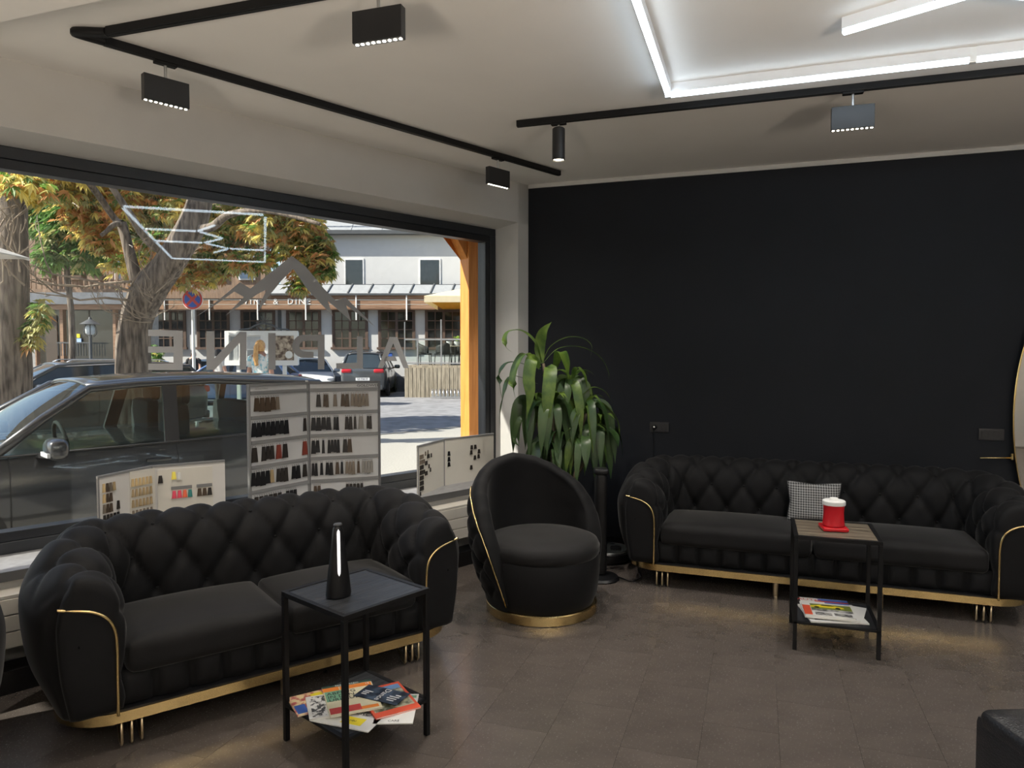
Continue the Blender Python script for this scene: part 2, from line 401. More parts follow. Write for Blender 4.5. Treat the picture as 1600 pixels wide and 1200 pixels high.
bowl = [(480, 523)] + [(474 - 17.5 * sin(a), 541 - 18 * cos(a)) for a in [k * pi / 12 for k in range(1, 12)]] + [(480, 559)]
inner = [(482, 549.5)] + [(478 - 10.5 * sin(a), 541 + 8.5 * cos(a)) for a in [k * pi / 8 for k in range(1, 8)]] + [(482, 532.5)]
film('letter', [[(506.8, 523), (506.8, 577.3), (496.7, 577.3), (496.7, 532.5)] + inner[::-1] + [(490, 549.5), (490, 559)] + bowl[::-1]], lt, org=loc)
film('letter', [[(557.6, 525.5), (566.9, 526), (566.9, 576), (525.3, 576.3), (525.3, 567.5), (557.6, 567)]], lt, org=loc)
film('letter', [[(608.5, 526.5), (620.7, 526.7), (638.8, 575), (630.5, 575.3), (614.5, 536.5), (598, 575.3), (590, 575.3)], [(602.5, 557), (617.5, 557), (620.3, 564), (599.5, 564)]], lt, org=loc)
film('mountain_outline', [[(456, 399.5), (478, 417), (506, 451), (524.5, 470), (539.5, 464.5), (587.5, 511.5), (541, 477), (548, 501.5), (512, 470), (520, 494), (480, 452), (458, 420), (440, 438), (419, 464), (402, 489), (408, 470), (417.5, 452), (403, 459), (352.5, 493), (381, 464), (366, 455.5), (340, 474), (301, 498), (325, 482), (352, 460), (375, 441), (391, 451), (420, 428)]], lt, org=loc)
# ================================================================== ceiling lights
M_LED = emit('led diffuser', (0.74, 0.88, 1.0), LED_STRENGTH)
M_LEDBODY = mat('led housing', (0.7, 0.72, 0.75), 0.4, var=0.02)
sc_ = 1.08; KL = V((3.825, 0.456, 0)); A_ = KL - V((1.15 * sc_, 0, 0))
def lp(x, y): return A_ + V((x * sc_, y * sc_, 0))
led = thing('led_tube_light', 'white glowing LED tube rectangle with honeycomb bars on the ceiling', 'light', (KL.x, KL.y, CEIL))
nodes_ = dict(a=(0, 0), b=(1.15, 0), c=(1.15, -3.5), d=(0, -3.5), e=(0, -1.15), f=(.5, -1.13), g=(.69, -.71), h=(.72, -1.53), i=(0, -1.96), j=(.5, -1.94), k=(.74, -2.33), l=(.55, -2.74), m=(1.15, -2.33), q=(1.15, -1.27))
for u, w in ('ab', 'bq', 'qm', 'mc', 'cd', 'di', 'ie', 'ea', 'ef', 'fg', 'fh', 'hj', 'ji', 'jk', 'km', 'kl'):
    p, q = lp(*nodes_[u]), lp(*nodes_[w]); d = (q - p).normalized()
    p, q = p + d * 0.012, q - d * 0.012
    t = MB().bar(p + UP * 2.892, q + UP * 2.892, 0.024, 0.020).build('led_tube', M_LED, led, origin=led.location, bevel=0.006)
    t.matrix_parent_inverse = Matrix()
    MB().bar(p + UP * 2.926, q + UP * 2.926, 0.032, 0.047).build('tube_housing', M_LEDBODY, t, origin=led.location)
M_CLIP = mat('clear clip', (0.75, 0.78, 0.8), 0.2, spec=0.6)
for u in 'abcdqmeifhjk':
    p = lp(*nodes_[u]); MB().box(p.x - .016, p.y - .016, 2.878, p.x + .016, p.y + .016, CEIL - 0.001).build('corner_clip', M_CLIP, led, origin=led.location, bevel=0.004)

TZ = 2.93
def on_line(p, q, px):
    a, b = 0.0, 1.0
    for _ in range(50):
        m_ = (a + b) / 2
        if (proj(p + (q - p) * m_)[0] < px) == (proj(q)[0] > proj(p)[0]): a = m_
        else: b = m_
    return p + (q - p) * a
T1e = Z(874, 271, TZ); T1s = Z(282, 99, TZ); d1 = (T1e - T1s).normalized()
T1k = on_line(T1s - d1 * 2.0, T1e, 163)
B0 = Z(169, 50, TZ); d2 = V((0.02, -1, 0)).normalized()
tr = thing('track_rail', 'black track rail bending round a rounded corner above the window', 'track', (T1k.x, T1k.y, CEIL))
def rail(p, q, par):
    up2 = UP
    o = MB().bar(p, q, 0.034, 0.036).build('rail_profile', M_BLACKMETAL, par, origin=par.location, bevel=0.002)
    sd = (q - p).cross(UP).normalized()
    m_ = MB()
    m_.bar(p - UP * .0185, q - UP * .0185, 0.010, 0.002)
    m_.build('rail_slot', mat('rail slot', (0.003, 0.003, 0.003), 0.6), o, origin=par.location)
rail(T1k, T1e, tr); rail(B0, B0 + d2 * 3.2, tr)
arc = [T1k, T1k - d1 * 0.05]
P_ = T1k - d1 * 0.10; Q_ = B0 - d2 * 0.02
mid = (P_ + Q_) / 2 + (-d1 - d2).normalized() * 0.055
MB().tube(catmull([T1k - d1 * 0.0, P_, mid, Q_, B0], 6), 0.021, 10).build('corner_joint', M_BLACKMETAL, tr, origin=tr.location, smooth=60)
T2s = Z(808, 194, TZ); T2q = Z(1600, 109, TZ); d3 = (T2q - T2s).normalized()
tr2 = thing('track_rail', 'straight black track rail running beside the long LED tube', 'track', (T2s.x, T2s.y, CEIL))
rail(T2s, T2s + d3 * 4.2, tr2)

M_LENS = emit('spot lens', (1.0, 0.90, 0.74), 14.0)
M_SPOTBODY = mat('spot housing', (0.016, 0.016, 0.017), 0.4, var=0.05)
def spot_light(p, power, parent, ang=105, nm='spot_lamp', aim=None):
    l = bpy.data.lights.new(nm, 'SPOT'); l.energy = power; l.spot_size = radians(ang); l.spot_blend = 1.0; l.shadow_soft_size = 0.02
    l.color = (1.0, 0.92, 0.82); o = bpy.data.objects.new(nm, l); COL.objects.link(o)
    o.location = p
    if aim is not None: o.rotation_euler = (V(aim) - V(p)).to_track_quat('-Z', 'Y').to_euler()
    return o
def line_spot(p, d, label, hang=0.075, L=0.205, Hh=0.118, power=SPOT_W):
    """flat black block with nine LED points along its lower edge, hung from the rail"""
    p = V((p.x, p.y, TZ - .018)); rz = math.atan2(d.y, d.x)
    t = thing('track_spotlight', label, 'spotlight', p, rz, 'flat black line spotlights on the track rails')
    MB().box(-0.05, -0.016, -0.014, 0.05, 0.016, 0.0).build('adapter', M_BLACKMETAL, t, bevel=0.003)
    MB().tube([(0, 0, -0.012), (0, 0, -hang)], 0.007, 10).build('stem', M_STEEL, t, smooth=40)
    hb = MB().box(-L / 2, -0.019, -hang - Hh, L / 2, 0.019, -hang).build('housing', M_SPOTBODY, t, bevel=0.002)
    MB().box(-L / 2 + .006, -0.013, -hang - Hh - 0.0005, L / 2 - .006, 0.013, -hang - Hh + 0.001).build('reflector_strip', mat('reflector', (0.5, 0.5, 0.5), 0.3, 1.0), hb)
    for k in range(9):
        x = -L / 2 + (k + .5) * L / 9
        MB().lathe([(0.0, -0.003), (0.0062, -0.001), (0.0066, 0.0)], 8, (x, 0, -hang - Hh - 0.001)).build('lens', M_LENS, hb)
    spot_light(p - UP * (hang + Hh + 0.01), power, t)
    return t
line_spot(on_line(T1s - d1, T1e, 258), d1, 'flat black line spotlight on the left end of the bent track')
line_spot(on_line(T1s, T1e, 778), d1, 'small flat black line spotlight near the black wall end of the bent track')
p3 = on_line(B0, B0 + d2 * 3.1, 640) if proj(B0 + d2 * 3.1)[0] > 640 else B0 + d2 * 1.6
line_spot(V((B0.x + .03, 1.36, TZ)), d2, 'flat black line spotlight cut by the top edge of the photo')
line_spot(on_line(T2s, T2q, 1333), d3, 'flat black line spotlight on the straight track, sheened by the LED tube')
for y in (-2.2,): line_spot(V((T2s.x + .06, y, TZ)), d3, 'flat black line spotlight at the far right end of the straight track')
line_spot(V((B0.x + .06, -0.9, TZ)), d2, 'flat black line spotlight on the bent track behind the viewer')
pc = on_line(T2s, T2q, 873)
cy = thing('track_spotlight', 'black cylinder spotlight at the end of the straight track', 'spotlight', (pc.x, pc.y, TZ - .018), math.atan2(d3.y, d3.x))
MB().box(-0.045, -0.016, -0.014, 0.045, 0.016, 0.0).build('adapter', M_BLACKMETAL, cy, bevel=0.003)
MB().tube([(0, 0, -0.012), (0, 0, -0.04)], 0.008, 10).build('stem', M_STEEL, cy, smooth=40)
hb = MB().lathe([(0.0, -0.030), (0.030, -0.030), (0.0375, -0.037), (0.0375, -0.218), (0.034, -0.220), (0.033, -0.212), (0.0, -0.212)], 28).build('housing', M_SPOTBODY, cy, smooth=40)
MB().lathe([(0.0, -0.2135), (0.031, -0.2135)], 20).build('lens', emit('warm lens', (1.0, .86, .62), 4.0), hb)
spot_light(V((pc.x, pc.y, TZ - 0.26)), SPOT_W * 1.1, cy)
# copy of the LED figure, added unseen behind the viewer to brighten the room
led_fill = dup(led, (KL.x - 3.6, KL.y + .4, CEIL), 0, 'added copy of the white LED tube figure, unseen on the ceiling behind the viewer')
def uplighter(label, x, y, power):  # added lamp out of view, put in only to brighten the ceiling
    t = thing('fill_uplight', label, 'lamp', (x, y, 0), 0, None)
    MB().lathe([(0, 0), (.14, 0), (.145, .01), (.13, .02), (.02, .03), (0, .03)], 32).build('base', M_BLACKMETAL, t, smooth=40)
    MB().tube([(0, 0, .02), (0, 0, 1.10)], .012, 12).build('pole', M_BLACKMETAL, t, smooth=60)
    MB().lathe([(.012, 1.10), (.05, 1.105), (.12, 1.13), (.15, 1.17), (.145, 1.17), (.115, 1.137), (.05, 1.115), (.0, 1.112)], 32).build('shade', M_BLACKMETAL, t, smooth=50)
    MB().lathe([(0, 1.116), (.04, 1.118), (.05, 1.135), (.03, 1.15), (0, 1.152)], 20).build('bulb', emit('warm bulb', (1, .85, .66), 3.0), t, smooth=180)
    l = bpy.data.lights.new('fill_light', 'SPOT'); l.energy = power; l.spot_size = radians(164); l.spot_blend = .35; l.shadow_soft_size = .32; l.color = (1.0, .87, .71)
    o = bpy.data.objects.new('fill_light', l); COL.objects.link(o); o.location = (x, y, 1.19); o.rotation_euler = (pi, 0, 0)
uplighter('added black uplighter, unseen behind the viewer on the window side', -0.9, 1.2, FILL_UPLIGHT_W)
uplighter('added black uplighter, unseen behind the viewer on the far side from the window', -0.6, -2.4, FILL_UPLIGHT_W * 2.6)
# ================================================================== tufted furniture
def lerp(a, b, t): return a + (b - a) * t
def sstep(a, b, x):
    t = max(0.0, min(1.0, (x - a) / (b - a))); return t * t * (3 - 2 * t)
def tuft(p, q):
    """pillow height (0 at the folds, 1 mid-diamond) and nearness to a button"""
    a, b = p + q, p - q
    da, db = abs(a - math.floor(a) - .5) * 2, abs(b - math.floor(b) - .5) * 2
    return (1 - da ** 4) * (1 - db ** 4), max(0.0, 1 - sqrt((1 - da) ** 2 + (1 - db) ** 2) * 2.2)
def make_sofa(name, label, hw, ncush, loc, rz, group):
    t = thing(name, label, 'sofa', loc, rz, group)
    cx, yb, rc = hw + 0.08, 0.58, 0.24
    # centre line of the padded ring: left arm, back, right arm
    path = [V((-cx, 0.0, 0))]; n_arm = 26
    path += [V((-cx, (yb - rc) * k / n_arm, 0)) for k in range(1, n_arm + 1)]
    path += [V((-cx + rc - rc * cos(a), yb - rc + rc * sin(a), 0)) for a in [k * (pi / 2) / 22 for k in range(1, 23)]]
    nb = int((2 * cx - 2 * rc) / 0.0145)
    path += [V((-cx + rc + (2 * cx - 2 * rc) * k / nb, yb, 0)) for k in range(1, nb)]
    path += [V((-p.x, p.y, 0)) for p in reversed(path[:n_arm + 23])]
    NP = len(path); S = [0.0]
    for i in range(1, NP): S.append(S[-1] + (path[i] - path[i - 1]).length)
    prof = catmull([(-.10, .20, 0), (-.10, .33, 0), (-.105, .46, 0), (-.105, .58, 0), (-.09, .675, 0), (-.04, .755, 0), (.04, .785, 0), (.11, .762, 0), (.172, .695, 0), (.205, .60, 0), (.21, .50, 0), (.195, .36, 0), (.16, .24, 0), (.13, .158, 0)], 5) + [V((.06, .152, 0)), V((-.04, .152, 0)), V((-.098, .16, 0))]
    NV = len(prof); T = [0.0]
    for i in range(1, NV): T.append(T[-1] + (prof[i] - prof[i - 1]).length)
    nrm = []
    for i in range(NV):
        d = (prof[min(i + 1, NV - 1)] - prof[max(i - 1, 0)]).normalized(); nrm.append(V((-d.y, d.x, 0)))
    ntuft = round(S[-1] / 0.215); su = S[-1] / ntuft; tv = 0.33; t0 = T[17]
    buttons = []
    def point(i, j, scale=1.0, dy=0.0):
        p = path[i]; d = (path[min(i + 1, NP - 1)] - path[max(i - 1, 0)]).normalized(); out = V((-d.y, d.x, 0))
        fade = sstep(0, 0.05, S[i]) * sstep(0, 0.05, S[-1] - S[i])
        nz, zz = prof[j].x, prof[j].y
        mask = 1.0 if j < 32 else 1 - sstep(32, 44, j)
        h, bt = tuft(S[i] / su, (T[j] - t0) / tv)
        disp = (0.030 * h - 0.010 - 0.016 * bt) * mask * lerp(0.35, 1, fade)
        if j > 36: disp += 0.012 * sstep(36, 46, j) * (1 - sstep(56, 64, j))
        n_, z_ = nz + nrm[j].x * disp, zz + nrm[j].y * disp
        e_ = min(1.0, min(S[i], S[-1] - S[i]) / .30)
        if n_ > .05: n_ = .05 + (n_ - .05) * (.40 + .60 * sqrt(1 - (1 - e_) ** 2))
        lw = 0.085 * (1 - sstep(0, .55, min(S[i], S[-1] - S[i])))
        z_ -= lw * sstep(.42, .70, zz)
        n_, z_ = lerp(0.05, n_, scale), lerp(0.45, z_, scale)
        return p + out * n_ + UP * z_ + V((0, dy, 0))
    mb = MB(); caps = [(0.02, -.050), (0.5, -.050), (0.82, -.048), (0.92, -.042), (0.972, -.030), (0.993, -.014)]
    rows = [(0, s_, dy) for s_, dy in caps] + [(i, 1.0, 0.0) for i in range(NP)] + [(NP - 1, s_, dy) for s_, dy in reversed(caps)]
    mb.grid(lambda a, b: point(rows[a][0], b, rows[a][1], rows[a][2]), len(rows), NV, cv=True)
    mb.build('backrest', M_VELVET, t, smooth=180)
    for k in range(0, 2 * ntuft + 1):                     # buttons in the fold crossings
        for q in range(-3, 3):
            if (k + q) % 2: continue
            s_, tt = k * su / 2, t0 + q * tv / 2
            if s_ < 0.12 or s_ > S[-1] - 0.12 or tt < 0.14 or tt > T[31]: continue
            i = min(range(NP), key=lambda a: abs(S[a] - s_)); j = min(range(NV), key=lambda a: abs(T[a] - tt))
            buttons.append(point(i, j))
    bme = MB().lathe([(0.0, -.007), (.009, -.004), (.011, 0), (.009, .004), (0.0, .007)], 8).mesh('button', M_VELVET, 180)
    for p in buttons: link('button', bme, t, p)
    # seat base, its pleated front, cushions
    MB().box(-hw + .01, 0.02, 0.16, hw - .01, 0.52, 0.29).build('seat_base', M_VELVET, t)
    npl = max(6, round(2 * hw / 0.135)); wpl = 2 * hw / npl; fp = MB()
    def fpt(i, j):
        x = -hw + 2 * hw * i / (npl * 10); z = 0.155 + 0.145 * j / 10
        u = abs(((x + hw) / wpl) % 1 - .5) * 2; v = j / 10
        h = (1 - u ** 4) * (1 - abs(2 * v - 1) ** 4) * (1 - 0.5 * v * (1 - u) * 0)
        return V((x, 0.018 - 0.035 * h, z))
    fp.grid(fpt, npl * 10 + 1, 11); fp.build('front_panel', M_VELVET, t, smooth=180)
    wc = 2 * (hw - 0.025) / ncush
    for k in range(ncush):
        x = -hw + .025 + wc * (k + .5)
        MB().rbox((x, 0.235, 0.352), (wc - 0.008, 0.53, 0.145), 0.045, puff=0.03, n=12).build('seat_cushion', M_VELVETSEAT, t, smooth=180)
    # brass plinth band, the board inside it, brass piping on the arm fronts
    ox, rr = hw + 0.20, 0.22
    ring = []
    for cxx, cyy, a0 in ((-ox + rr, -0.035 + rr, pi), (ox - rr, -0.035 + rr, 1.5 * pi), (ox - rr, 0.70 - rr, 0), (-ox + rr, 0.70 - rr, .5 * pi)):
        ring += [V((cxx + rr * cos(a0 + k * pi / 16), cyy + rr * sin(a0 + k * pi / 16), 0)) for k in range(9)]
    rb = MB(); nr = len(ring); cen = V((0, 0.33, 0))
    prof2 = [(0.0, .112), (0.0, .154), (-.014, .154), (-.014, .112)]
    def rpt(i, j):
        d = (ring[(i + 1) % nr] - ring[i - 1]).normalized(); o = V((d.y, -d.x, 0)); return ring[i] + o * prof2[j][0] + UP * prof2[j][1]
    rb.grid(rpt, nr, 4, True, True); rb.build('brass_band', M_GOLD, t, smooth=35)
    MB().extrude([p * 0.985 + UP * 0.112 + cen * .015 for p in ring], UP * 0.05).build('base_plate', M_BLACK, t)
    for sg in (-1, 1):
        pp = [(-.075, .15), (-.076, .30), (-.076, .43), (-.068, .495), (-.045, .54), (0.0, .572), (.065, .590), (.115, .600)]
        MB().tube(catmull([(sg * (cx + n_), -0.050 if z_ < .5 else -0.050 + .012 * sstep(0, .14, n_), z_) for n_, z_ in pp], 5), 0.0062, 8).build('brass_piping', M_GOLD, t, smooth=180)
    # hairpin legs: three brass rods at each corner
    for x0, y0, dy in ((-hw + .01, -.005, .17), (hw - .09, -.005, .17), (-hw + .01, 0.60, -.17), (hw - .09, .60, -.17)):
        lg = thing_part('leg', t)
        for k in range(3):
            x = x0 + k * 0.036
            MB().tube([(x, y0, .112), (x, y0, .05), (x, y0, .018), (x, y0 + dy * .06, .0075), (x, y0 + dy * .2, .012), (x, y0 + dy, .112)], 0.0062, 8).build('rod', M_GOLDROD, lg, smooth=180)
    for x in (-hw * .22, hw * .4) if ncush > 1 and hw > .8 else (0.0,):
        MB().lathe([(0.017, 0.0), (0.019, .11)], 14, (x, 0.06, 0)).build('peg_leg', M_GOLDROD, t, smooth=40)
    return t
def thing_part(name, parent):
    o = bpy.data.objects.new(name, None); COL.objects.link(o); o.parent = parent; o.empty_display_size = .05; return o
aL = radians(-34.6); xL_ = V((cos(aL), sin(aL), 0)); yL_ = V((-xL_.y, xL_.x, 0)); SOFA_L = V((2.645, 1.958, 0)) - xL_ * .015
sofa_l = make_sofa('tufted_sofa', 'black velvet tufted two-seat sofa with brass rail under the window', 0.675, 2, SOFA_L, aL, None)
make_sofa('tufted_sofa', 'long black velvet tufted sofa with brass rail against the black wall', 0.965, 2, (4.718, -0.345, 0), radians(-91.2), None)

def make_tub_chair(label, loc, rz):
    """swivel tub chair; the front faces local -y"""
    t = thing('tub_chair', label, 'armchair', loc, rz)
    edge = [(66, .10), (69, .25), (72, .36), (77, .47), (84, .56), (92, .64), (104, .72), (119, .78), (136, .835), (156, .88), (180, .905)]
    def top(al):
        al = 360 - al if al > 180 else al - 12 * (180 - al) / 102.0   # the arm on one side starts a little further back
        for (a0, z0), (a1, z1) in zip(edge, edge[1:]):
            if al <= a1: return lerp(z0, z1, sstep(a0, a1, al) * .3 + .7 * (al - a0) / (a1 - a0))
        return .908
    rprof = [(.05, .335), (.12, .352), (.25, .395), (.40, .428), (.55, .440), (.70, .432), (.82, .415), (1.0, .40)]
    def rad(z):
        for (z0, r0), (z1, r1) in zip(rprof, rprof[1:]):
            if z <= z1: return lerp(r0, r1, max(0, (z - z0) / (z1 - z0)))
        return .395
    NA, NO, NI = 150, 34, 16
    th = 0.098
    def pt(i, j):
        al = 78 + 216 * i / (NA - 1); a = radians(al); zt = top(al)
        z0 = .062; rim = min(th / 2, max(0.002, (zt - z0) * .45)); tt = th * min(1, max(.25, (zt - z0) / .25))
        if j < NO:                                         # up the outside
            f = j / (NO - 1); z = z0 + (zt - rim - z0) * f; r = rad(z)
            h, bt = tuft(al / 30.0, (z - .1) / .21)
            m_ = sstep(.0, .08, z - .10) * sstep(0, .09, zt - z - .05) * sstep(0, 14, al - 83) * sstep(0, 14, 289 - al)
            r += (0.030 * h - 0.012 - .012 * bt) * m_
        elif j < NO + 8:                                   # over the rim
            f = (j - NO + 1) / 9 * pi; z = zt - rim + rim * sin(f); r = rad(zt) - tt / 2 + tt / 2 * cos(f)
        else:                                              # down the inside
            f = (j - NO - 8) / (NI - 1); z = lerp(zt - rim, min(.30, zt - rim), f); r = rad(z) - tt - .012 * sin(f * pi)
        return V((r * sin(a), -r * cos(a), z))
    MB().grid(pt, NA, NO + 8 + NI).build('backrest', M_VELVET, t, smooth=180)
    for sg in (-1,):                                       # brass piping along the sweeping arm front
        pts = []
        for k in range(26):
            al = (78.5 if sg > 0 else 66.5) + 54 * k / 25; zt = top(al if sg > 0 else 360 - al); a = radians(al) * sg
            zz = zt - min(.044, max(.002, (zt - .062) * .45)) ; r = rad(zz) + .004
            pts.append((r * sin(a), -r * cos(a), zz))
        MB().tube(pts, 0.0048, 8).build('brass_piping', M_GOLD, t, smooth=180)
    MB().lathe([(.0, .055), (.315, .058), (.338, .12), (.352, .24), (.350, .33), (.343, .345), (0, .345)], 64).build('seat_drum', M_VELVET, t, smooth=50)
    MB().lathe([(0, .338), (.338, .340), (.352, .362), (.353, .395), (.338, .428), (.30, .442), (.18, .452), (0, .456)], 64).build('seat_cushion', M_VELVETSEAT, t, smooth=180)
    MB().lathe([(.29, .012), (.322, .0), (.336, .004), (.338, .055), (.331, .06), (.29, .06)], 72).build('brass_base', M_GOLD, t, smooth=35)
    return t
cc = V((4.113, 1.225, 0)); tocam = math.atan2(-cc.y, -cc.x)
chair = make_tub_chair('black velvet tub armchair on round brass base beside the plant', cc, tocam + radians(31) + pi / 2)
dup(sofa_l, SOFA_L - xL_ * 1.97 - yL_ * .20, radians(-29), 'black velvet tufted sofa cut off by the left edge of the photo')
# ================================================================== side tables and what lies on them
M_TOPWOOD = wood('black ash veneer', (0.012, 0.013, 0.015), (0.030, 0.032, 0.036), 0.38, axis=0, scale=3.0, grain=16, bump=0.35)
M_TOPBROWN = wood('weathered brown veneer', (0.055, 0.043, 0.030), (0.20, 0.165, 0.12), 0.5, axis=1, scale=3.2, grain=14, bump=0.3)
def make_table(label, loc, rz, wood_m, S=0.415, Ht=0.605):
    t = thing('side_table', label, 'table', loc, rz); h = S / 2; w = .020
    for sx in (-1, 1):
        for sy in (-1, 1):
            MB().box(sx * h - (w if sx > 0 else 0), sy * h - (w if sy > 0 else 0), 0, sx * h + (0 if sx > 0 else w), sy * h + (0 if sy > 0 else w), Ht - .02).build('leg', M_BLACKMETAL, t, bevel=0.0015)
    def frame(nm, z0, z1):
        mb = MB()
        for sg in (-1, 1):
            a, b = sg * h, sg * (h - w); mb.box(-h, min(a, b), z0, h, max(a, b), z1); mb.box(min(a, b), -h + w, z0, max(a, b), h - w, z1)
        return mb.build(nm, M_BLACKMETAL, t, bevel=0.0015)
    frame('top_frame', Ht - .02, Ht); frame('shelf_frame', .140, .152)
    MB().box(-h + w, -h + w, Ht - .018, h - w, h - w, Ht - .003).build('tabletop', wood_m, t)
    MB().box(-h + w, -h + w, .140, h - w, h - w, .150).build('shelf', M_TOPWOOD, t)
    return t
T1C, T1R = V((2.45, 1.505, 0)), radians(-22.0)
T2C, T2R = V((4.141, -0.406, 0)), radians(0.0)
make_table('black metal side table with dark wood top in front of the window sofa', T1C, T1R, M_TOPWOOD)
make_table('black metal side table with brown wood top before the long sofa', T2C, T2R, M_TOPBROWN)
# black conical insect fan with a white slot
q = Z(529, 930, .605)
hu = thing('table_fan', 'tapered black cone device with white light strip on dark side table', 'device', (q.x, q.y, .605), radians(-25))
prof = [(0.0, 0.0), (.050, 0.0), (.052, .008), (.046, .06), (.036, .14), (.027, .21), (.021, .262), (.0165, .272), (0, .272)]
MB().lathe(prof, 32, sy=0.8).build('body', M_BLACK, hu, smooth=40)
MB().lathe([(0, .274), (.017, .274), (.0185, .279), (.015, .284), (0, .284)], 24, sy=.8).build('cap', M_DARKGREY, hu, smooth=40)
sm = MB(); fc = radians(-112)
def strip(i, j):
    z = .085 + .180 * i / 20
    r = [lerp(r0, r1, (z - z0) / (z1 - z0)) for (r0, z0), (r1, z1) in zip(prof[2:], prof[3:]) if z0 <= z <= z1 + 1e-6][0]
    e = sqrt(max(0.0, 1 - (1 - min(1, i / 2.5)) ** 2)) * sqrt(max(0.0, 1 - (1 - min(1, (20 - i) / 2.0)) ** 2))
    a = fc + (j / 6 - .5) * 0.0125 / r * e
    return V(((r + .0012) * cos(a), (r + .0012) * sin(a) * .8, z))
sm.grid(strip, 21, 7); sm.build('light_strip', emit('white strip', (.95, .96, 1.0), 0.42), hu, smooth=180)
# red canister
q = Z(1303, 829, .605)
rc = thing('canister', 'red canister with white lid on square red base on the brown table', 'canister', (q.x + .03, q.y, .605), radians(8))
M_RED = mat('glossy red', (0.52, 0.012, 0.02), 0.28, var=0.03)
MB().rbox((0, 0, .010), (.128, .128, .020), .006).build('base', M_RED, rc, smooth=50)
MB().lathe([(0, .02), (.052, .02), (.056, .026), (.053, .05), (.0505, .09), (.052, .125), (.055, .134), (0, .134)], 40).build('body', M_RED, rc, smooth=40)
MB().lathe([(0, .134), (.0575, .134), (.0585, .140), (.0580, .154), (.054, .158), (.024, .158), (.022, .168), (.019, .171), (0, .171)], 40).build('lid', M_WHITE, rc, smooth=40)
# houndstooth cushion
def houndstooth():
    m = bpy.data.materials.new('houndstooth weave'); m.use_nodes = True; nt = m.node_tree; N = nt.nodes; L = nt.links
    tc = N.new('ShaderNodeTexCoord'); sx = N.new('ShaderNodeSeparateXYZ'); L.new(tc.outputs['Object'], sx.inputs[0])
    def mth(op, a, b=None):
        n = N.new('ShaderNodeMath'); n.operation = op
        for k, v in enumerate((a, b)):
            if v is None: continue
            if isinstance(v, (int, float)): n.inputs[k].default_value = v
            else: L.new(v, n.inputs[k])
        return n.outputs[0]
    u = mth('FLOOR', mth('MULTIPLY', mth('ADD', sx.outputs['X'], 5.0), 520.0)); v = mth('FLOOR', mth('MULTIPLY', mth('ADD', sx.outputs['Z'], 5.0), 520.0))
    wp = mth('LESS_THAN', mth('MODULO', u, 8.0), 4.0); wf_ = mth('LESS_THAN', mth('MODULO', v, 8.0), 4.0)
    tw = mth('LESS_THAN', mth('MODULO', mth('ADD', u, v), 4.0), 2.0)
    mx = N.new('ShaderNodeMix'); mx.data_type = 'FLOAT'; L.new(tw, mx.inputs[0]); L.new(wf_, mx.inputs[2]); L.new(wp, mx.inputs[3])
    rp = N.new('ShaderNodeValToRGB'); rp.color_ramp.elements[0].color = (.012, .012, .013, 1); rp.color_ramp.elements[1].color = (.30, .30, .30, 1)
    L.new(mx.outputs[0], rp.inputs[0]); b = N['Principled BSDF']; L.new(rp.outputs[0], b.inputs['Base Color']); b.inputs['Roughness'].default_value = .85
    return m
pw = thing('cushion', 'small houndstooth cushion leaning on the back of the long sofa', 'cushion', (5.075, -0.372, .435), radians(-91.2))
mb = MB(); NN = 24
def pil(sg):
    def f(i, j):
        a, b = -1 + 2 * i / NN, -1 + 2 * j / NN
        w, h = .168, .128
        pin = 1 - .10 * (1 - abs(a)) * abs(b) ** 2 * 1.2; pin2 = 1 - .10 * (1 - abs(b)) * abs(a) ** 2 * 1.2
        x, z = a * w * pin2, b * h * pin + .128
        th = .055 * ((1 - a ** 4) * (1 - b ** 4)) ** .6
        y = sg * th + (z - .128) * .34
        return V((x, y, z))
    return f
mb.grid(pil(-1), NN + 1, NN + 1); mb.grid(pil(1), NN + 1, NN + 1)
mb.build('cover', houndstooth(), pw, smooth=180)
MB().tube([pil(1)(i, 0) for i in range(0, NN, 2)] + [pil(1)(NN, j) for j in range(0, NN, 2)] + [pil(1)(NN - i, NN) for i in range(0, NN, 2)] + [pil(1)(0, NN - j) for j in range(0, NN, 2)], .0035, 6, closed=True).build('piping', M_BLACK, pw, smooth=180)

# ---- magazines
def cover_mat(name, c1, c2, scale=14, thr=(.42, .58)): return mat(name, c1, .35, col2=c2, scale=scale, detail=3, thr=thr)
def magazine(nm, label, P, z, w, h, th, cover, prints=(), texts=(), group=None, cat='magazine', rz=0, tilt=(0, 0)):
    """P: where its middle lies; local x right, y up the page. prints: (x0,y0,x1,y1,material); texts: (string,x,y,size,material,rotation)"""
    t = thing(nm, label, cat, (P.x, P.y, z), rz, group); t.rotation_euler = (tilt[0], tilt[1], rz)
    MB().box(-w / 2 + .002, -h / 2 + .002, .0004, w / 2 - .002, h / 2 - .002, th - .0006).build('pages', M_PAPER, t)
    c = MB().box(-w / 2, -h / 2, th - .0006, w / 2, h / 2, th).box(-w / 2, -h / 2, 0, w / 2, h / 2, .0005).box(-w / 2, -h / 2, 0, -w / 2 + .0006, h / 2, th).build('cover', cover, t)
    for x0, y0, x1, y1, m in prints:
        MB().box(x0 * w - w / 2, y0 * h - h / 2, th, x1 * w - w / 2, y1 * h - h / 2, th + .0003).build('print_panel', m, c)
    for s, x, y, sz, m, r in texts:
        text(s, 'lettering', m, c, Matrix.Translation((x * w - w / 2, y * h - h / 2, th + .0006)) @ Matrix.Rotation(r, 4, 'Z'), sz, .0002)
    return t
M_INK = mat('black ink', (.012, .012, .012), .5); M_WINK = mat('white ink', (.8, .8, .8), .5)
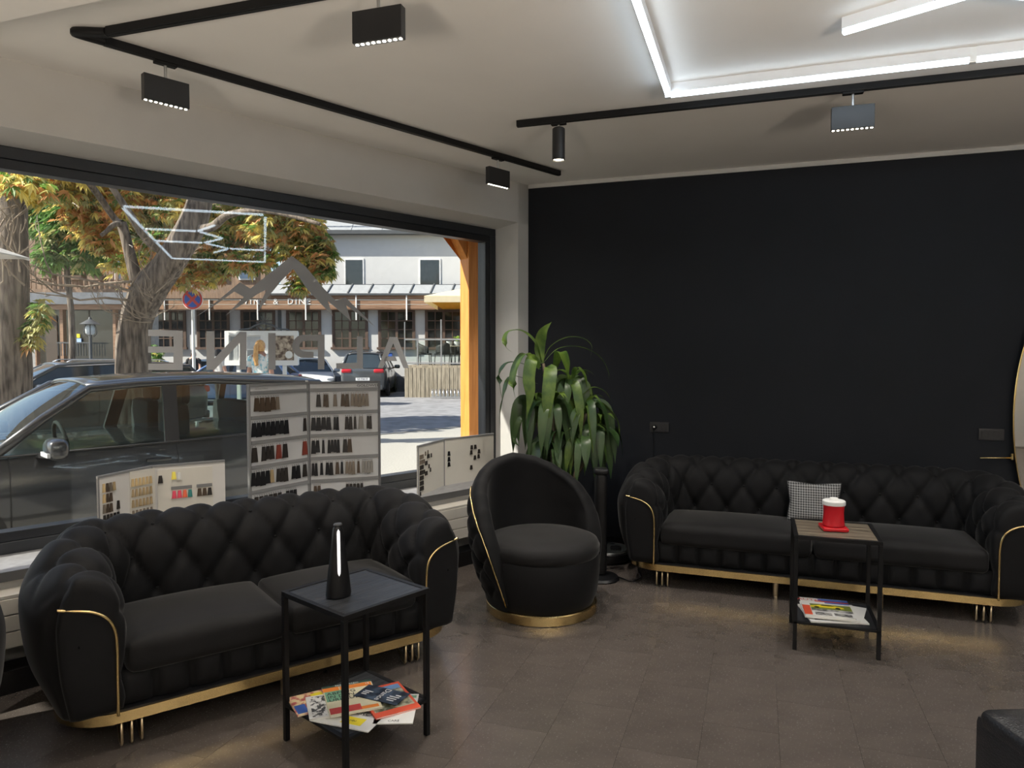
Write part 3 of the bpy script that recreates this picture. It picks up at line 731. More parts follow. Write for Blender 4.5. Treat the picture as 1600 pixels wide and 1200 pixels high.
M_ORANGE = mat('orange print', (.75, .22, .03), .4); M_MINT = mat('mint print', (.16, .34, .22), .4); M_REDP = mat('red print', (.50, .06, .05), .4)
M_YEL = mat('yellow print', (.80, .66, .03), .4); M_CREAM = mat('cream print', (.66, .62, .44), .4, var=.05); M_BLUEP = mat('blue print', (.05, .12, .42), .4)
M_CORAL = mat('coral red print', (.72, .10, .045), .4)
M_PHOTO = cover_mat('olive photo print', (.08, .09, .05), (.50, .48, .36), 30); M_NIGHT = cover_mat('slate blue photo print', (.012, .016, .026), (.10, .15, .23), 22, (.4, .75))
M_SKETCH = cover_mat('black and white sketch print', (.05, .05, .05), (.72, .72, .70), 55, (.45, .52)); M_COL = cover_mat('colourful print', (.45, .10, .10), (.75, .60, .35), 40)
M_NEWS = cover_mat('grey newsprint photo', (.10, .10, .10), (.45, .45, .44), 40)
M_PAPERC = mat('white cover', (.70, .70, .68), .5, var=.03)
def on_shelf(px, py, z=.155): return Z(px, py, z)
s0 = .1525; G1 = 'magazines and papers on the shelf of the dark side table'
def rot_px(a, b, z=.155):                                 # heading of the line from pixel a to pixel b on the shelf plane
    p, q_ = Z(*a, z), Z(*b, z); return math.atan2((q_ - p).y, (q_ - p).x)
magazine('magazine', 'colourful magazine with blue disc at the left edge of the dark table shelf', Z(488, 1098, s0), s0, .16, .17, .004, M_COL, [(.04, .08, .30, .5, M_BLUEP), (.55, .70, .85, .9, M_YEL)], [], G1, rz=rot_px((462, 1113), (520, 1098)))
magazine('newspaper', 'newspaper with yellow box, lowest at the front of the dark shelf', Z(553, 1115, s0), s0, .25, .21, .004, M_PAPERC, [(.45, .12, .80, .36, M_YEL), (.05, .42, .62, .78, M_NEWS), (.66, .45, .95, .8, M_NEWS)], [('ERO', .68, .52, .035, M_INK, 0), ('NEU', .62, .24, .014, M_INK, 0)], G1, 'newspaper', rz=rot_px((480, 1130), (562, 1151)) + radians(4))
magazine('brochure', 'white brochure sticking out at the right of the dark shelf', Z(620, 1108, s0), s0, .15, .23, .004, M_PAPERC, [(.55, .86, .95, .95, M_MINT)], [('CARS', .5, .08, .018, M_INK, 0)], G1, 'brochure', rz=rot_px((595, 1122), (620, 1126)) + radians(18))
magazine('magazine', 'orange framed travel magazine with olive landscape photo', Z(606, 1096, s0), s0 + .0045, .185, .25, .006, M_CORAL, [(.06, .16, .94, .78, M_PHOTO), (.06, .78, .94, .93, mat('sky print', (.16, .30, .55), .4))], [], G1, rz=rot_px((580, 1115), (628, 1106)) + radians(8))
magazine('comic_book', 'black and white sketched comic booklet with curled cover', Z(508, 1106, s0), s0 + .005, .135, .185, .007, M_PAPERC, [(.10, .06, .92, .94, M_SKETCH)], [], G1, 'booklet', rz=rot_px((495, 1127), (540, 1119)))
magazine('magazine', 'cream holiday magazine with orange title band and red footer', Z(549, 1096, s0), s0 + .0125, .20, .255, .006, M_CREAM, [(0, .93, 1, 1, mat('dark green print', (.03, .07, .05), .4)), (0, .80, .32, .93, M_ORANGE), (.34, .80, .98, .92, M_ORANGE), (.02, .46, .40, .80, M_MINT), (.02, .05, .62, .24, M_REDP), (.62, .05, .95, .14, M_ORANGE)],
         [('ABFLUG', .34, .71, .032, M_INK, 0), ('IN DEN', .32, .60, .032, M_INK, 0), ('URLAUB', .36, .49, .032, M_INK, 0), ('REISEMAGAZIN', .5, .965, .014, M_WINK, 0), ('12', .90, .87, .018, M_WINK, 0)], G1, rz=rot_px((512, 1124), (590, 1112)) + radians(4))
magazine('flyer', 'small dark slate flyer with white script lying on top of magazines', Z(597, 1093, s0), s0 + .0195, .105, .20, .0015, M_NIGHT, [(.25, .80, .32, .92, M_WINK), (.38, .78, .44, .93, M_WINK), (.5, .72, .56, .92, M_WINK), (.2, .14, .26, .3, M_WINK), (.34, .12, .4, .34, M_WINK), (.48, .1, .54, .32, M_WINK), (.62, .1, .68, .22, M_WINK)], [('Dance', .5, .48, .038, M_WINK, pi)], G1, 'flyer', rz=rot_px((566, 1086), (640, 1103)) + radians(90))
G2 = 'magazines and papers on the shelf of the brown side table'
A2 = radians(-90)
magazine('newspaper', 'crumpled newspaper at the bottom of the brown table pile', V((4.10, -.40, 0)), s0, .29, .26, .006, M_PAPERC, [(.1, .1, .9, .3, M_NEWS)], [], G2, 'newspaper', rz=A2 + radians(12))
magazine('newspaper', 'folded white newspaper fanned out towards the right leg', V((4.13, -.435, 0)), s0 + .0065, .25, .25, .006, M_PAPERC, [(.1, .1, .9, .25, M_NEWS)], [], G2, 'newspaper', rz=A2 - radians(12))
magazine('newspaper', 'white newspaper with small grey photos under the car magazine', V((4.10, -.385, 0)), s0 + .013, .27, .24, .007, M_PAPERC, [(.14, .06, .5, .22, M_NEWS), (.54, .06, .72, .22, M_NEWS), (.76, .06, .93, .22, M_NEWS)], [], G2, 'newspaper', rz=A2 + radians(4))
cm = magazine('magazine', 'car magazine showing a yellow sports car with blue title band', V((4.125, -.375, 0)), s0 + .0205, .245, .275, .007, M_PAPERC, [(0, .02, .16, .55, M_CORAL), (.17, .38, 1, .66, mat('olive field print', (.20, .24, .05), .4)), (.17, .25, 1, .38, M_NEWS), (.22, .04, .55, .2, M_NEWS), (.60, .04, .95, .2, M_NEWS), (.38, .86, 1, .99, M_BLUEP), (.30, .80, 1, .87, M_REDP), (.5, .73, 1, .80, M_BLUEP)], [('AUTO', .19, .88, .045, M_REDP, 0)], G2, rz=A2 + radians(3))
cv = [c for c in kids(cm) if c.name.startswith('cover')][0]
car_pts = [(-.085, 0), (-.08, .018), (-.05, .026), (-.025, .044), (.03, .046), (.06, .026), (.085, .02), (.088, 0)]
MB().extrude([V((x, y - .008, .0074)) for x, y in car_pts], UP * .0002).build('print_panel', M_YEL, cv)
for x in (-.05, .055): MB().lathe([(0, .0077), (.013, .0077), (.013, .0079), (0, .0079)], 14, (x, -.008, 0)).build('print_panel', M_INK, cv)
MB().extrude([V((x, y - .008, .0077)) for x, y in [(-.03, .027), (-.018, .041), (.026, .042), (.045, .027)]], UP * .0002).build('print_panel', M_INK, cv)
# ================================================================== hair colour charts on the sill
M_BOARD = mat('light grey chart board', (0.54, 0.54, 0.54), .5, var=.02); M_BOARDW = mat('white chart page', (0.66, 0.64, 0.61), .55, var=.02)
M_STRIPG = mat('grey chart strip', (.22, .22, .22), .5, var=.03); M_EDGE = mat('dark chart edge', (.13, .13, .135), .5)
M_BEIGE = mat('warm white chart page', (.66, .63, .56), .55, var=.02)
HAIR = {k: mat('hair ' + k, c, .45, col2=V(c) * 1.7, scale=9, stretch=(9, 9, .6), detail=5) for k, c in dict(black=(.006, .006, .007), dark=(.018, .015, .013), brown=(.05, .034, .022), ash=(.13, .105, .08), blond=(.27, .20, .11), red=(.14, .028, .018), gold=(.42, .31, .16), grey=(.17, .16, .145), pink=(.55, .06, .10), coral=(.6, .12, .06), teal=(.03, .16, .15), yellow=(.72, .60, .10), pale=(.5, .5, .48)).items()}
_sw = {}
def swatch_mesh(k, w, h):
    key = (k, w, h)
    if key not in _sw:
        mb = MB(); a, b = w * .32, w * .5
        P = [(-a, 0), (a, 0), (b * .86, -h * .6), (b, -h), (b * .4, -h * .985), (-b * .4, -h * .985), (-b, -h), (-b * .86, -h * .6)]
        mb.extrude([V((x, 0, z)) for x, z in P], V((0, -.005, 0)))
        _sw[key] = mb.mesh('hair_swatch', HAIR[k])
    return _sw[key]
class Board:
    """an upright board from foot P to foot Q (left to right as seen from the room), front face towards the room"""
    def __init__(s, P, Q, z0, z1):
        s.P, s.Q, s.z0, s.z1 = V(P), V(Q), z0, z1
        s.u = (s.Q - s.P).normalized(); s.L = (s.Q - s.P).length; s.fr = V((s.u.y, -s.u.x, 0)); s.rz = math.atan2(s.u.y, s.u.x)
    def build(s, mb, th, x0=0, x1=None, z0=None, z1=None, off=0.0, mi=0):
        x1 = s.L if x1 is None else x1; z0 = s.z0 if z0 is None else z0; z1 = s.z1 if z1 is None else z1
        c = s.P.xy.to_3d() + s.u * (x0 + x1) / 2 + UP * (z0 + z1) / 2 + s.fr * (off + th / 2)
        return mb.obox(c, s.u * (x1 - x0), s.fr * th, UP * (z1 - z0), mi)
    def at(s, x, z, off=0.0): return s.P.xy.to_3d() + s.u * x + UP * z + s.fr * off
SILL = .531
def place_swatch(par, B, x, z, k, w, h, off):
    root = par.parent or par
    p = B.at(x, z, off) - V(root.location)
    return link('hair_swatch', swatch_mesh(k, w, h), par, p, (0, 0, B.rz))
# --- the tall two-leaf chart
def wp(px, py, n): return WW(px, py, n).xy.to_3d()          # foot of the point seen at a pixel, n in front of the wall plane
pa, ph, pb_ = wp(386, 690, .045), wp(481, 690, .145), wp(594, 690, -.055)
big = thing('hair_colour_chart', 'tall two-leaf grey chart with rows of dark hair swatches on the sill', 'chart', V((ph.x, ph.y, SILL)))
zt = 1.362
spec = {0: [  # left leaf rows: runs of (x0, x1, count, colour)
    [(.04, .20, 4, 'brown'), (.20, .23, 1, 'ash')],
    [(.02, .30, 8, 'black'), (.42, .445, 1, 'dark')],
    [(.015, .06, 1, 'dark'), (.09, .185, 3, 'dark'), (.20, .24, 1, 'red'), (.25, .29, 1, 'dark'), (.41, .45, 1, 'red')],
    [(.01, .15, 4, 'black'), (.15, .18, 1, 'blond'), (.20, .29, 3, 'dark'), (.32, .39, 2, 'black'), (.41, .445, 1, 'dark')],
    [(.03, .24, 6, 'dark'), (.27, .36, 3, 'black')]],
    1: [
    [(.055, .085, 1, 'dark'), (.10, .135, 2, 'brown'), (.165, .19, 1, 'ash'), (.215, .27, 2, 'brown'), (.28, .40, 5, 'ash')],
    [(.02, .15, 4, 'black'), (.165, .20, 2, 'black'), (.24, .29, 2, 'dark'), (.30, .315, 1, 'dark'), (.33, .365, 1, 'grey'), (.385, .42, 2, 'dark')],
    [(.02, .075, 2, 'black'), (.09, .105, 1, 'black'), (.125, .205, 4, 'black'), (.225, .255, 1, 'dark'), (.255, .285, 1, 'brown')],
    [(.02, .06, 2, 'black'), (.075, .095, 1, 'black'), (.11, .16, 2, 'black'), (.175, .20, 1, 'brown'), (.21, .225, 1, 'black'), (.24, .305, 3, 'ash'), (.32, .335, 1, 'brown'), (.35, .425, 4, 'grey')],
    [(.03, .08, 2, 'brown'), (.24, .36, 5, 'dark')]]}
for li, (P, Q) in enumerate(((pa, ph), (ph, pb_))):
    B = Board(P, Q, SILL, zt)
    lf = B.build(MB(), .014).build('chart_leaf', M_BOARD, big, origin=big.location)
    MBf = MB(); B.build(MBf, .018, 0, .016); B.build(MBf, .018, B.L - .016, B.L); B.build(MBf, .018, .016, B.L - .016, zt - .016, zt); MBf.build('leaf_frame', M_EDGE if li else M_STRIPG, lf, origin=big.location)
    rows = 5; rh = .152; ztop = zt - .055
    for r in range(rows):
        zr = ztop - r * rh
        B.build(MB(), .006, .018, B.L - .018, zr - .010, zr + .012, off=.014).build('row_strip', M_STRIPG, lf, origin=big.location)
        tick = MB()
        for (x0, x1, n, k) in spec[li][r]:
            for c in range(n * 2):
                x = x0 + (x1 - x0) * (c + .5) / (n * 2); B.build(tick, .0006, x - .003, x + .003, zr - .027, zr - .021, off=.0145)
        tag(tick.build('row_print', M_STRIPG, lf, origin=big.location), kind='stuff')
        for (x0, x1, n, k) in spec[li][r]:
            w = (x1 - x0) / n
            for c in range(n): place_swatch(lf, B, x0 + w * (c + .5), zr - .030, k, round(max(.020, w * 1.12), 3), .082 + .004 * ((c * 7 + r) % 3), .016 + .0006 * (c % 2))
    text('GOLDWELL', 'lettering', M_INK if li else M_STRIPG, lf, Matrix.Translation(-V(big.location)) @ basis(B.at(B.L - .075 if li else .10, zt - .030, .0148), B.u, UP, B.fr), .024 if li else .014, .0003, spacing=.95, wx=1.35)
    text('GOLDWELL', 'lettering', M_WHITE, lf, Matrix.Translation(-V(big.location)) @ basis(B.at(B.L / 2, .92, -.0008), -B.u, UP, -B.fr), .06, .0003, wx=1.2)
MB().tube([V((ph.x, ph.y, SILL)) + WN * .004, V((ph.x, ph.y, zt + .01)) + WN * .004], .009, 8).build('spine', M_BOARDW, big, origin=big.location, smooth=60)
# --- the small folder on the left
fa, fh, fb = wp(150, 750, -.03), wp(236, 740, .15), wp(351, 740, .07)
f1 = thing('hair_colour_chart', 'small open white chart folder with blond and pink hair swatches behind the sofa', 'chart', V((fh.x, fh.y, SILL)))
zf = .915
def folder_leaf(par, P, Q, z1, m, nm='chart_leaf', th=.010, text_back=True):
    B = Board(P, Q, SILL, z1)
    lf = B.build(MB(), th).build(nm, m, par, origin=par.location)
    MBf = MB(); B.build(MBf, th + .003, 0, B.L, z1 - .012, z1 + .001); B.build(MBf, th + .003, 0, .008, SILL, z1 - .012); MBf.build('leaf_frame', M_STRIPG, lf, origin=par.location)
    if text_back: text('GOLDWELL', 'lettering', M_WHITE, lf, Matrix.Translation(-V(par.location)) @ basis(B.at(B.L / 2, (SILL + z1) / 2 + .03, -.0008), -B.u, UP, -B.fr), .05, .0003, wx=1.2)
    return B, lf
def sw_grid(par, B, items, w, h, off):
    for x, z, k in items: place_swatch(par, B, x, z, k, w, h, off)
B, lf = folder_leaf(f1, fa, fh, zf, M_BOARDW)
items = []
for r, row in enumerate([('gold', 'brown', 'ash', 'blond'), ('gold', 'brown', 'brown'), ('ash', 'brown', 'brown'), ('dark', 'dark', 'dark', 'black', 'black'), ('black', 'dark', 'dark'), ('black', 'black', 'black')]):
    for c, k in enumerate(row): items.append((.035 + c * .022, zf - .045 - r * .055, k))
items.append((.125, zf - .15, 'dark'))
sw_grid(lf, B, items, .020, .046, .011)
B2 = Board(lerp(fa, fh, .56) - WN * .0, fh - WN * .03, SILL, zf - .01)
pg = B2.build(MB(), .005, off=.012).build('chart_leaf', M_BEIGE, f1, origin=f1.location)
sw_grid(pg, B2, [(.012 + c * B2.L * .145, zf - .05 - r * .058, 'gold' if r < 1 else 'blond' if r < 3 else 'ash') for r in range(6) for c in range(6) if not (r == 5 and c in (2, 3))], .017, .042, .018)
B3, lf3 = folder_leaf(f1, fh, fb, zf, M_BOARDW)
pg3 = B3.build(MB(), .004, .03, B3.L - .07, SILL, zf - .03, off=.011).build('chart_leaf', M_BEIGE, f1, origin=f1.location)
sw_grid(pg3, B3, [(.045, zf - .06, 'dark'), (.115, zf - .045, 'yellow'), (.142, zf - .05, 'pale'), (.115, zf - .155, 'pink'), (.143, zf - .155, 'pink'), (.171, zf - .155, 'coral'), (.199, zf - .155, 'teal'), (.25, zf - .155, 'brown'), (.278, zf - .155, 'brown'), (.306, zf - .155, 'dark')], .026, .044, .016)
for x0, x1 in ((.10, .21), (.235, .32)): B3.build(MB(), .003, x0, x1, zf - .148, zf - .130, off=.015).build('row_strip', M_STRIPG, pg3, origin=f1.location)
# --- the small folder on the right
ga, gh, gb = wp(651, 700, -.10), wp(692, 700, .09), wp(770, 700, .10)
f2 = thing('hair_colour_chart', 'small open cream chart folder with tiny dark swatches by the tub armchair', 'chart', V((gh.x, gh.y, SILL)))
zf = .893
B, lf = folder_leaf(f2, ga, gh, zf, M_BEIGE)
items = [(.03 + c * .022, zf - .07 - r * .038, 'dark' if r > 1 else 'ash') for r in range(8) for c in range(3 if r not in (1, 3) else 4) if r < 7 or c < 1]
items += [(.115, zf - .055, 'ash'), (.155, zf - .05, 'ash'), (.15, zf - .08, 'dark'), (.172, zf - .08, 'dark'), (.21, zf - .08, 'dark'), (.115, zf - .125, 'dark'), (.137, zf - .125, 'dark'), (.172, zf - .155, 'dark'), (.195, zf - .185, 'dark'), (.115, zf - .20, 'dark'), (.137, zf - .20, 'dark')]
sw_grid(lf, B, items, .017, .030, .011)
B, lf = folder_leaf(f2, gh, gb, zf, M_BEIGE)
sw_grid(lf, B, [(.05, zf - .10, 'black'), (.05, zf - .145, 'black'), (.05, zf - .185, 'black'), (.29, zf - .075, 'dark'), (.33, zf - .075, 'dark'), (.285, zf - .115, 'dark'), (.37, zf - .115, 'dark'), (.325, zf - .16, 'dark'), (.365, zf - .155, 'dark'), (.285, zf - .235, 'dark')], .028, .034, .011)
# ================================================================== corn plant in its pot
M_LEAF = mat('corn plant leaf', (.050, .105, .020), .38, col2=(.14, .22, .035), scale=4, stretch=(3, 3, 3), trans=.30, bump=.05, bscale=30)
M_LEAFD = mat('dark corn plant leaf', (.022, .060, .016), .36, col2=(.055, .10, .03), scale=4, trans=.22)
M_CANE = mat('brown cane', (.10, .075, .045), .8, var=.3, scale=20, bump=.3)
pc_ = D(878, 860, 5.32); PB = V((pc_.x, pc_.y, 0))
pl = thing('potted_dracaena', 'tall corn plant with long drooping green leaves behind the tub armchair', 'plant', PB)
MB().lathe([(0, 0), (.13, 0), (.14, .02), (.165, .40), (.172, .42), (.160, .42), (.152, .385), (0, .38)], 32).build('pot', M_BLACK, pl, smooth=40)
MB().lathe([(0, .385), (.10, .39), (.151, .383)], 20).build('soil', mat('potting soil', (.03, .02, .014), .95, var=.4, scale=60, bump=.6), pl)
rng = random.Random(11)
crowns = [((849, 568), 5.30), ((893, 605), 5.36), ((915, 645), 5.24), ((862, 640), 5.22), ((835, 640), 5.34), ((885, 680), 5.30), ((915, 690), 5.22), ((862, 700), 5.30), ((935, 672), 5.28)]
for (px, py), d in crowns:
    e = D(px, py, d); b0 = PB + V((rng.uniform(-.05, .05), rng.uniform(-.05, .05), .38))
    MB().tube(catmull([b0, lerp(b0, e, .5) + V((rng.uniform(-.02, .02), rng.uniform(-.02, .02), 0)), e], 5), [.014] * 10 + [.011], 8).build('cane', M_CANE, pl, origin=PB, smooth=180)
def blade(pts, wmax, m, fold=.22, base=.25):
    pts = catmull(pts, 5); n = len(pts)
    ws = [wmax * max(.03, (base + (1 - base) * sstep(0, .35, i / (n - 1))) * (1 - sstep(.55, 1.0, i / (n - 1))) ** .8) for i in range(n)]
    mid = pts[n // 2]
    mb = MB().leaf(pts, ws, UP if abs((pts[-1] - pts[0]).normalized().z) < .8 else (CAM - mid).normalized() * .6 + V((0.2, 0, .2)), fold=fold)
    mb.build('leaf', m, pl, origin=PB, smooth=180)
def pxs(L_, d): return [D(x, y, d + k) for x, y, k in L_]
blade(pxs([(846, 568, 0), (843, 545, 0), (848, 520, -.02), (862, 503, -.05)], 5.30), .040, M_LEAF, base=.5)
blade(pxs([(846, 566, 0), (836, 535, -.03), (814, 517, -.08), (793, 520, -.12), (789, 540, -.14), (801, 551, -.14)], 5.30), .030, M_LEAF)
blade(pxs([(848, 566, 0), (860, 542, -.02), (884, 528, -.04), (908, 528, -.06), (924, 540, -.06), (922, 562, -.06)], 5.30), .022, M_LEAF)
blade(pxs([(850, 566, 0), (872, 545, .03), (905, 542, .05), (935, 556, .05), (950, 580, .05), (951, 594, .05)], 5.30), .020, M_LEAF)
blade(pxs([(838, 572, -.02), (822, 553, -.08), (808, 570, -.12), (801, 600, -.14), (806, 625, -.14)], 5.30), .052, M_LEAF, base=.4)
blade(pxs([(843, 575, -.04), (832, 560, -.12), (826, 590, -.16), (828, 620, -.17), (822, 655, -.17)], 5.30), .045, M_LEAF, base=.4)
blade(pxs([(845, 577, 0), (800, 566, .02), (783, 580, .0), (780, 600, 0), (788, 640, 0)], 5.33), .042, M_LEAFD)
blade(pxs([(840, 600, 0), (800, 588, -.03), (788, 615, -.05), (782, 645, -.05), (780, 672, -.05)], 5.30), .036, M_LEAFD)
blade(pxs([(852, 590, -.03), (860, 575, -.14), (858, 600, -.2), (855, 640, -.22), (858, 680, -.22)], 5.30), .048, M_LEAF, base=.5)
blade(pxs([(868, 575, -.02), (876, 550, -.10), (884, 570, -.14), (888, 600, -.15)], 5.32), .046, M_LEAF, base=.5)
blade(pxs([(893, 605, 0), (900, 575, -.05), (912, 585, -.08), (918, 606, -.1)], 5.30), .028, M_LEAF)
blade(pxs([(905, 625, 0), (925, 606, .0), (945, 612, 0), (957, 630, 0)], 5.25), .024, M_LEAF)
blade(pxs([(915, 645, 0), (935, 628, 0), (952, 640, 0), (965, 660, 0), (967, 690, 0), (962, 696, 0)], 5.24), .026, M_LEAF)
blade(pxs([(890, 610, 0), (898, 600, -.1), (906, 640, -.15), (908, 690, -.15)], 5.3), .034, M_LEAF)
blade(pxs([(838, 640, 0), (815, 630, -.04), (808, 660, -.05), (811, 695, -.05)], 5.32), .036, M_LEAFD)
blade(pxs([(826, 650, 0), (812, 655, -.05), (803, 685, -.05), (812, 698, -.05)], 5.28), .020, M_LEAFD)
for (px, py), d in crowns[1:]:
    c = D(px, py, d)
    for k in range(12):
        a = 2 * pi * (k + rng.random()) / 12; L_ = rng.uniform(.30, .50); dr = rng.uniform(.10, .34)
        o = V((cos(a), sin(a), 0)); lift = rng.uniform(.01, .09)
        p = [c, c + o * L_ * .16 + UP * lift, c + o * L_ * .32 + UP * (lift * .7 - .02), c + o * L_ * .40 - UP * dr * .55, c + o * L_ * .42 - UP * dr * 1.05]
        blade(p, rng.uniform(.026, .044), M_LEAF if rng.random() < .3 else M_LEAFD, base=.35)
    for k in range(4):
        a = 2 * pi * rng.random(); o = V((cos(a), sin(a), 0)); blade([c, c + o * .03 + UP * .08, c + o * .10 + UP * .13, c + o * .18 + UP * .09], .022, M_LEAF)
# ================================================================== slim tower and its cable, robot vacuum, sockets
q = Z(938, 904)
tw_ = thing('tower_fan', 'slim black tower on a round base between tub armchair and long sofa', 'fan', (q.x, q.y, 0), radians(200))
MB().lathe([(0, 0), (.125, 0), (.130, .008), (.118, .022), (.05, .032), (0, .034)], 40).build('base', M_BLACK, tw_, smooth=40)
MB().rbox((0, 0, .38), (.085, .085, .70), .03, n=8).build('column', M_BLACKMETAL, tw_, smooth=50)
MB().rbox((0, 0, .745), (.10, .10, .045), .018, n=6).build('cap', M_BLACK, tw_, smooth=50)
MB().obox((.035, -.028, .105), (.014, -.014, 0), (.002, .002, 0), (0, 0, .035)).build('sticker', M_WHITE, tw_)
q2 = Z(1002, 903); q3 = Z(985, 909); q4 = Z(962, 901)
qs = D(1030, 668, (V((K0.x, 0, 0)) - CAM).dot(F0))
MB_ = MB().tube(catmull([V((q.x, q.y, .012)) + RT * .1, V((q4.x, q4.y, .006)), V((q3.x, q3.y, .006)), V((q2.x, q2.y, .006)), V((q2.x + .25, q2.y + .06, .006)), V((K0.x - .06, .78, .008)), V((K0.x - .02, .765, .2)), V((K0.x - .02, .765, .90)), V((K0.x - .03, .765, .955))], 6), .004, 6)
tag(MB_.build('power_cable', M_BLACK, smooth=180), 'thin black cable from the slim tower across the floor to the socket', 'cable')
rb_ = Z(966, 872)
rv = thing('robot_vacuum', 'round black robot vacuum on the floor by the black wall', 'vacuum', (rb_.x - .06, rb_.y + .06, 0), radians(160))
MB().lathe([(0, .012), (.155, .012), (.168, .03), (.170, .075), (.160, .086), (0, .087)], 48).build('body', M_BLACK, rv, smooth=40)
MB().lathe([(.150, .0865), (.156, .0905), (.162, .0865)], 48).build('trim_ring', M_STEEL, rv, smooth=180)
MB().lathe([(0, .0871), (.14, .0871), (.14, .0895), (0, .0905)], 40).build('top_plate', mat('glossy grey plastic', (.035, .04, .04), .25), rv, smooth=40)
MB().lathe([(0, .09), (.042, .09), (.042, .105), (.034, .109), (0, .11)], 24, (0, .06, 0)).build('sensor_turret', M_BLACK, rv, smooth=40)
for sx in (-1, 1): MB().lathe([(0, -.012), (.03, -.012), (.03, .012), (0, .012)], 16, (sx * .11, 0, .03), axis=(V((0, 1, 0)), V((0, 0, 1)), V((1, 0, 0)))).build('wheel', M_DARKGREY, rv)
M_SOCK = mat('black socket plastic', (.022, .022, .024), .35)
def socket(label, px0, py0, px1, py1, plug=False):
    a, b = X(px0, py0, K0.x), X(px1, py1, K0.x); c = (a + b) / 2; w = .152; h = .081
    t = thing('wall_socket', label, 'socket', (K0.x, c.y, c.z), radians(-90))
    MB().rbox((0, -.005, 0), (w, .010, h), .004, n=4).build('frame', M_SOCK, t, smooth=50)
    ax = (V((1, 0, 0)), V((0, 0, 1)), V((0, -1, 0)))
    for x in (-.036, .036):
        i = MB().rbox((x, -.0105, 0), (.062, .003, .062), .001, n=2).build('insert', M_SOCK, t)
        MB().lathe([(.0215, .010), (.021, .0135), (.0195, .0135), (.0195, .004), (0, .004)], 28, (x, 0, 0), axis=ax).build('well', mat('socket well', (.008, .008, .008), .4), i, smooth=30)
        for dx in (-.0095, .0095): MB().lathe([(0, .0045), (.0028, .0045), (.0028, .0055), (0, .0055)], 8, (x + dx, 0, 0), axis=ax).build('contact', M_STEEL, i)
    if plug:
        MB().lathe([(.019, .004), (.0185, .03), (.013, .045), (.006, .05), (0, .05)], 24, (-.036, 0, 0), axis=ax).build('plug', M_BLACK, t, smooth=40)
        MB().lathe([(0, .036), (.006, .036), (.006, .052), (0, .053)], 10, (-.036, 0, .006), axis=ax).build('indicator', M_WHITE, t)
socket('black double socket with a plug, on the black wall above the long sofa left end', 1013, 656, 1048, 679, True)
socket('empty black double socket on the black wall near the round mirror', 1527, 668, 1570, 690)
# ================================================================== mirror and leather seat at the right edge
ex = X(1583, 655, K0.x - .05); mt = V((0, 1, 0)); mn = V((-1, 0, 0))
MA, MH = .40, .98
mc = V((ex.x, ex.y, 1.17)) - mt * MA
mi = thing('mirror', 'tall oval wall mirror with thin brass rim at the right edge', 'mirror', (mc.x, mc.y, 0), radians(90))
M_MIRROR = mat('mirror silver', (.85, .85, .85), .02, 1.0, var=.01)
el = lambda k, s=1.0: V((MA * s * cos(2 * pi * k / 96), 0, 1.13 + MH * s * sin(2 * pi * k / 96)))
MB().extrude([el(k, .985) + V((0, .006, 0)) for k in range(96)], V((0, -.004, 0))).build('mirror_glass', M_MIRROR, mi)
MB().extrude([el(k, .985) for k in range(96)], V((0, -.016, 0))).build('backing', M_BLACK, mi)
MB().tube([el(k, .995) for k in range(96)], .006, 8, closed=True).build('rim', M_GOLD, mi, smooth=180)
zr = X(1585, 716, ex.x); xr = MA - .004
pe = plane(1532, 716, ex, mn); MB().tube([(xr, -.012, zr.z), (MA + (pe - ex).dot(mt), -.012, pe.z)], .0055, 8).build('brass_arm', M_GOLD, mi, smooth=180)
MB().lathe([(0, -.012), (.010, -.012), (.010, .03), (0, .03)], 12, (xr, -.012, zr.z)).build('arm_knuckle', M_GOLD, mi)
MB().box(-.15, -.0495, 1.0, .15, -.016, 1.4).build('wall_mount', M_BLACK, mi)
M_LEATHER = mat('black leather', (.014, .014, .016), .38, var=.1, scale=14, bump=.25, bscale=160)
c0 = Z(1526, 1104, .46); dr = (Z(1600, 1102, .46) - c0).normalized(); db_ = V((-dr.y, dr.x, 0)); db_ = db_ if db_.dot(F0) > 0 else -db_
le = thing('salon_chair', 'black leather salon seat corner at the lower right edge of the photo', 'chair', V((c0.x, c0.y, 0)) + dr * .30 - db_ * .30, math.atan2(dr.y, dr.x))
MB().rbox((0, 0, .425), (.60, .60, .075), .03, n=10).build('arm_pad', M_LEATHER, le, smooth=50)
MB().rbox((0, .02, .245), (.598, .585, .38), .02, n=8).build('body', M_LEATHER, le, smooth=50)
MB().rbox((.02, -.290, .215), (.52, .03, .34), .012, n=8).build('front_panel', M_LEATHER, le, smooth=50)
MB().tube([(-.29, -.297, .421), (.29, -.297, .421)], .003, 6).build('piping', M_BLACK, le)
MB().lathe([(0, 0), (.24, 0), (.25, .01), (.05, .03), (.04, .07), (0, .07)], 32).build('base', M_CHROME, le, smooth=40)
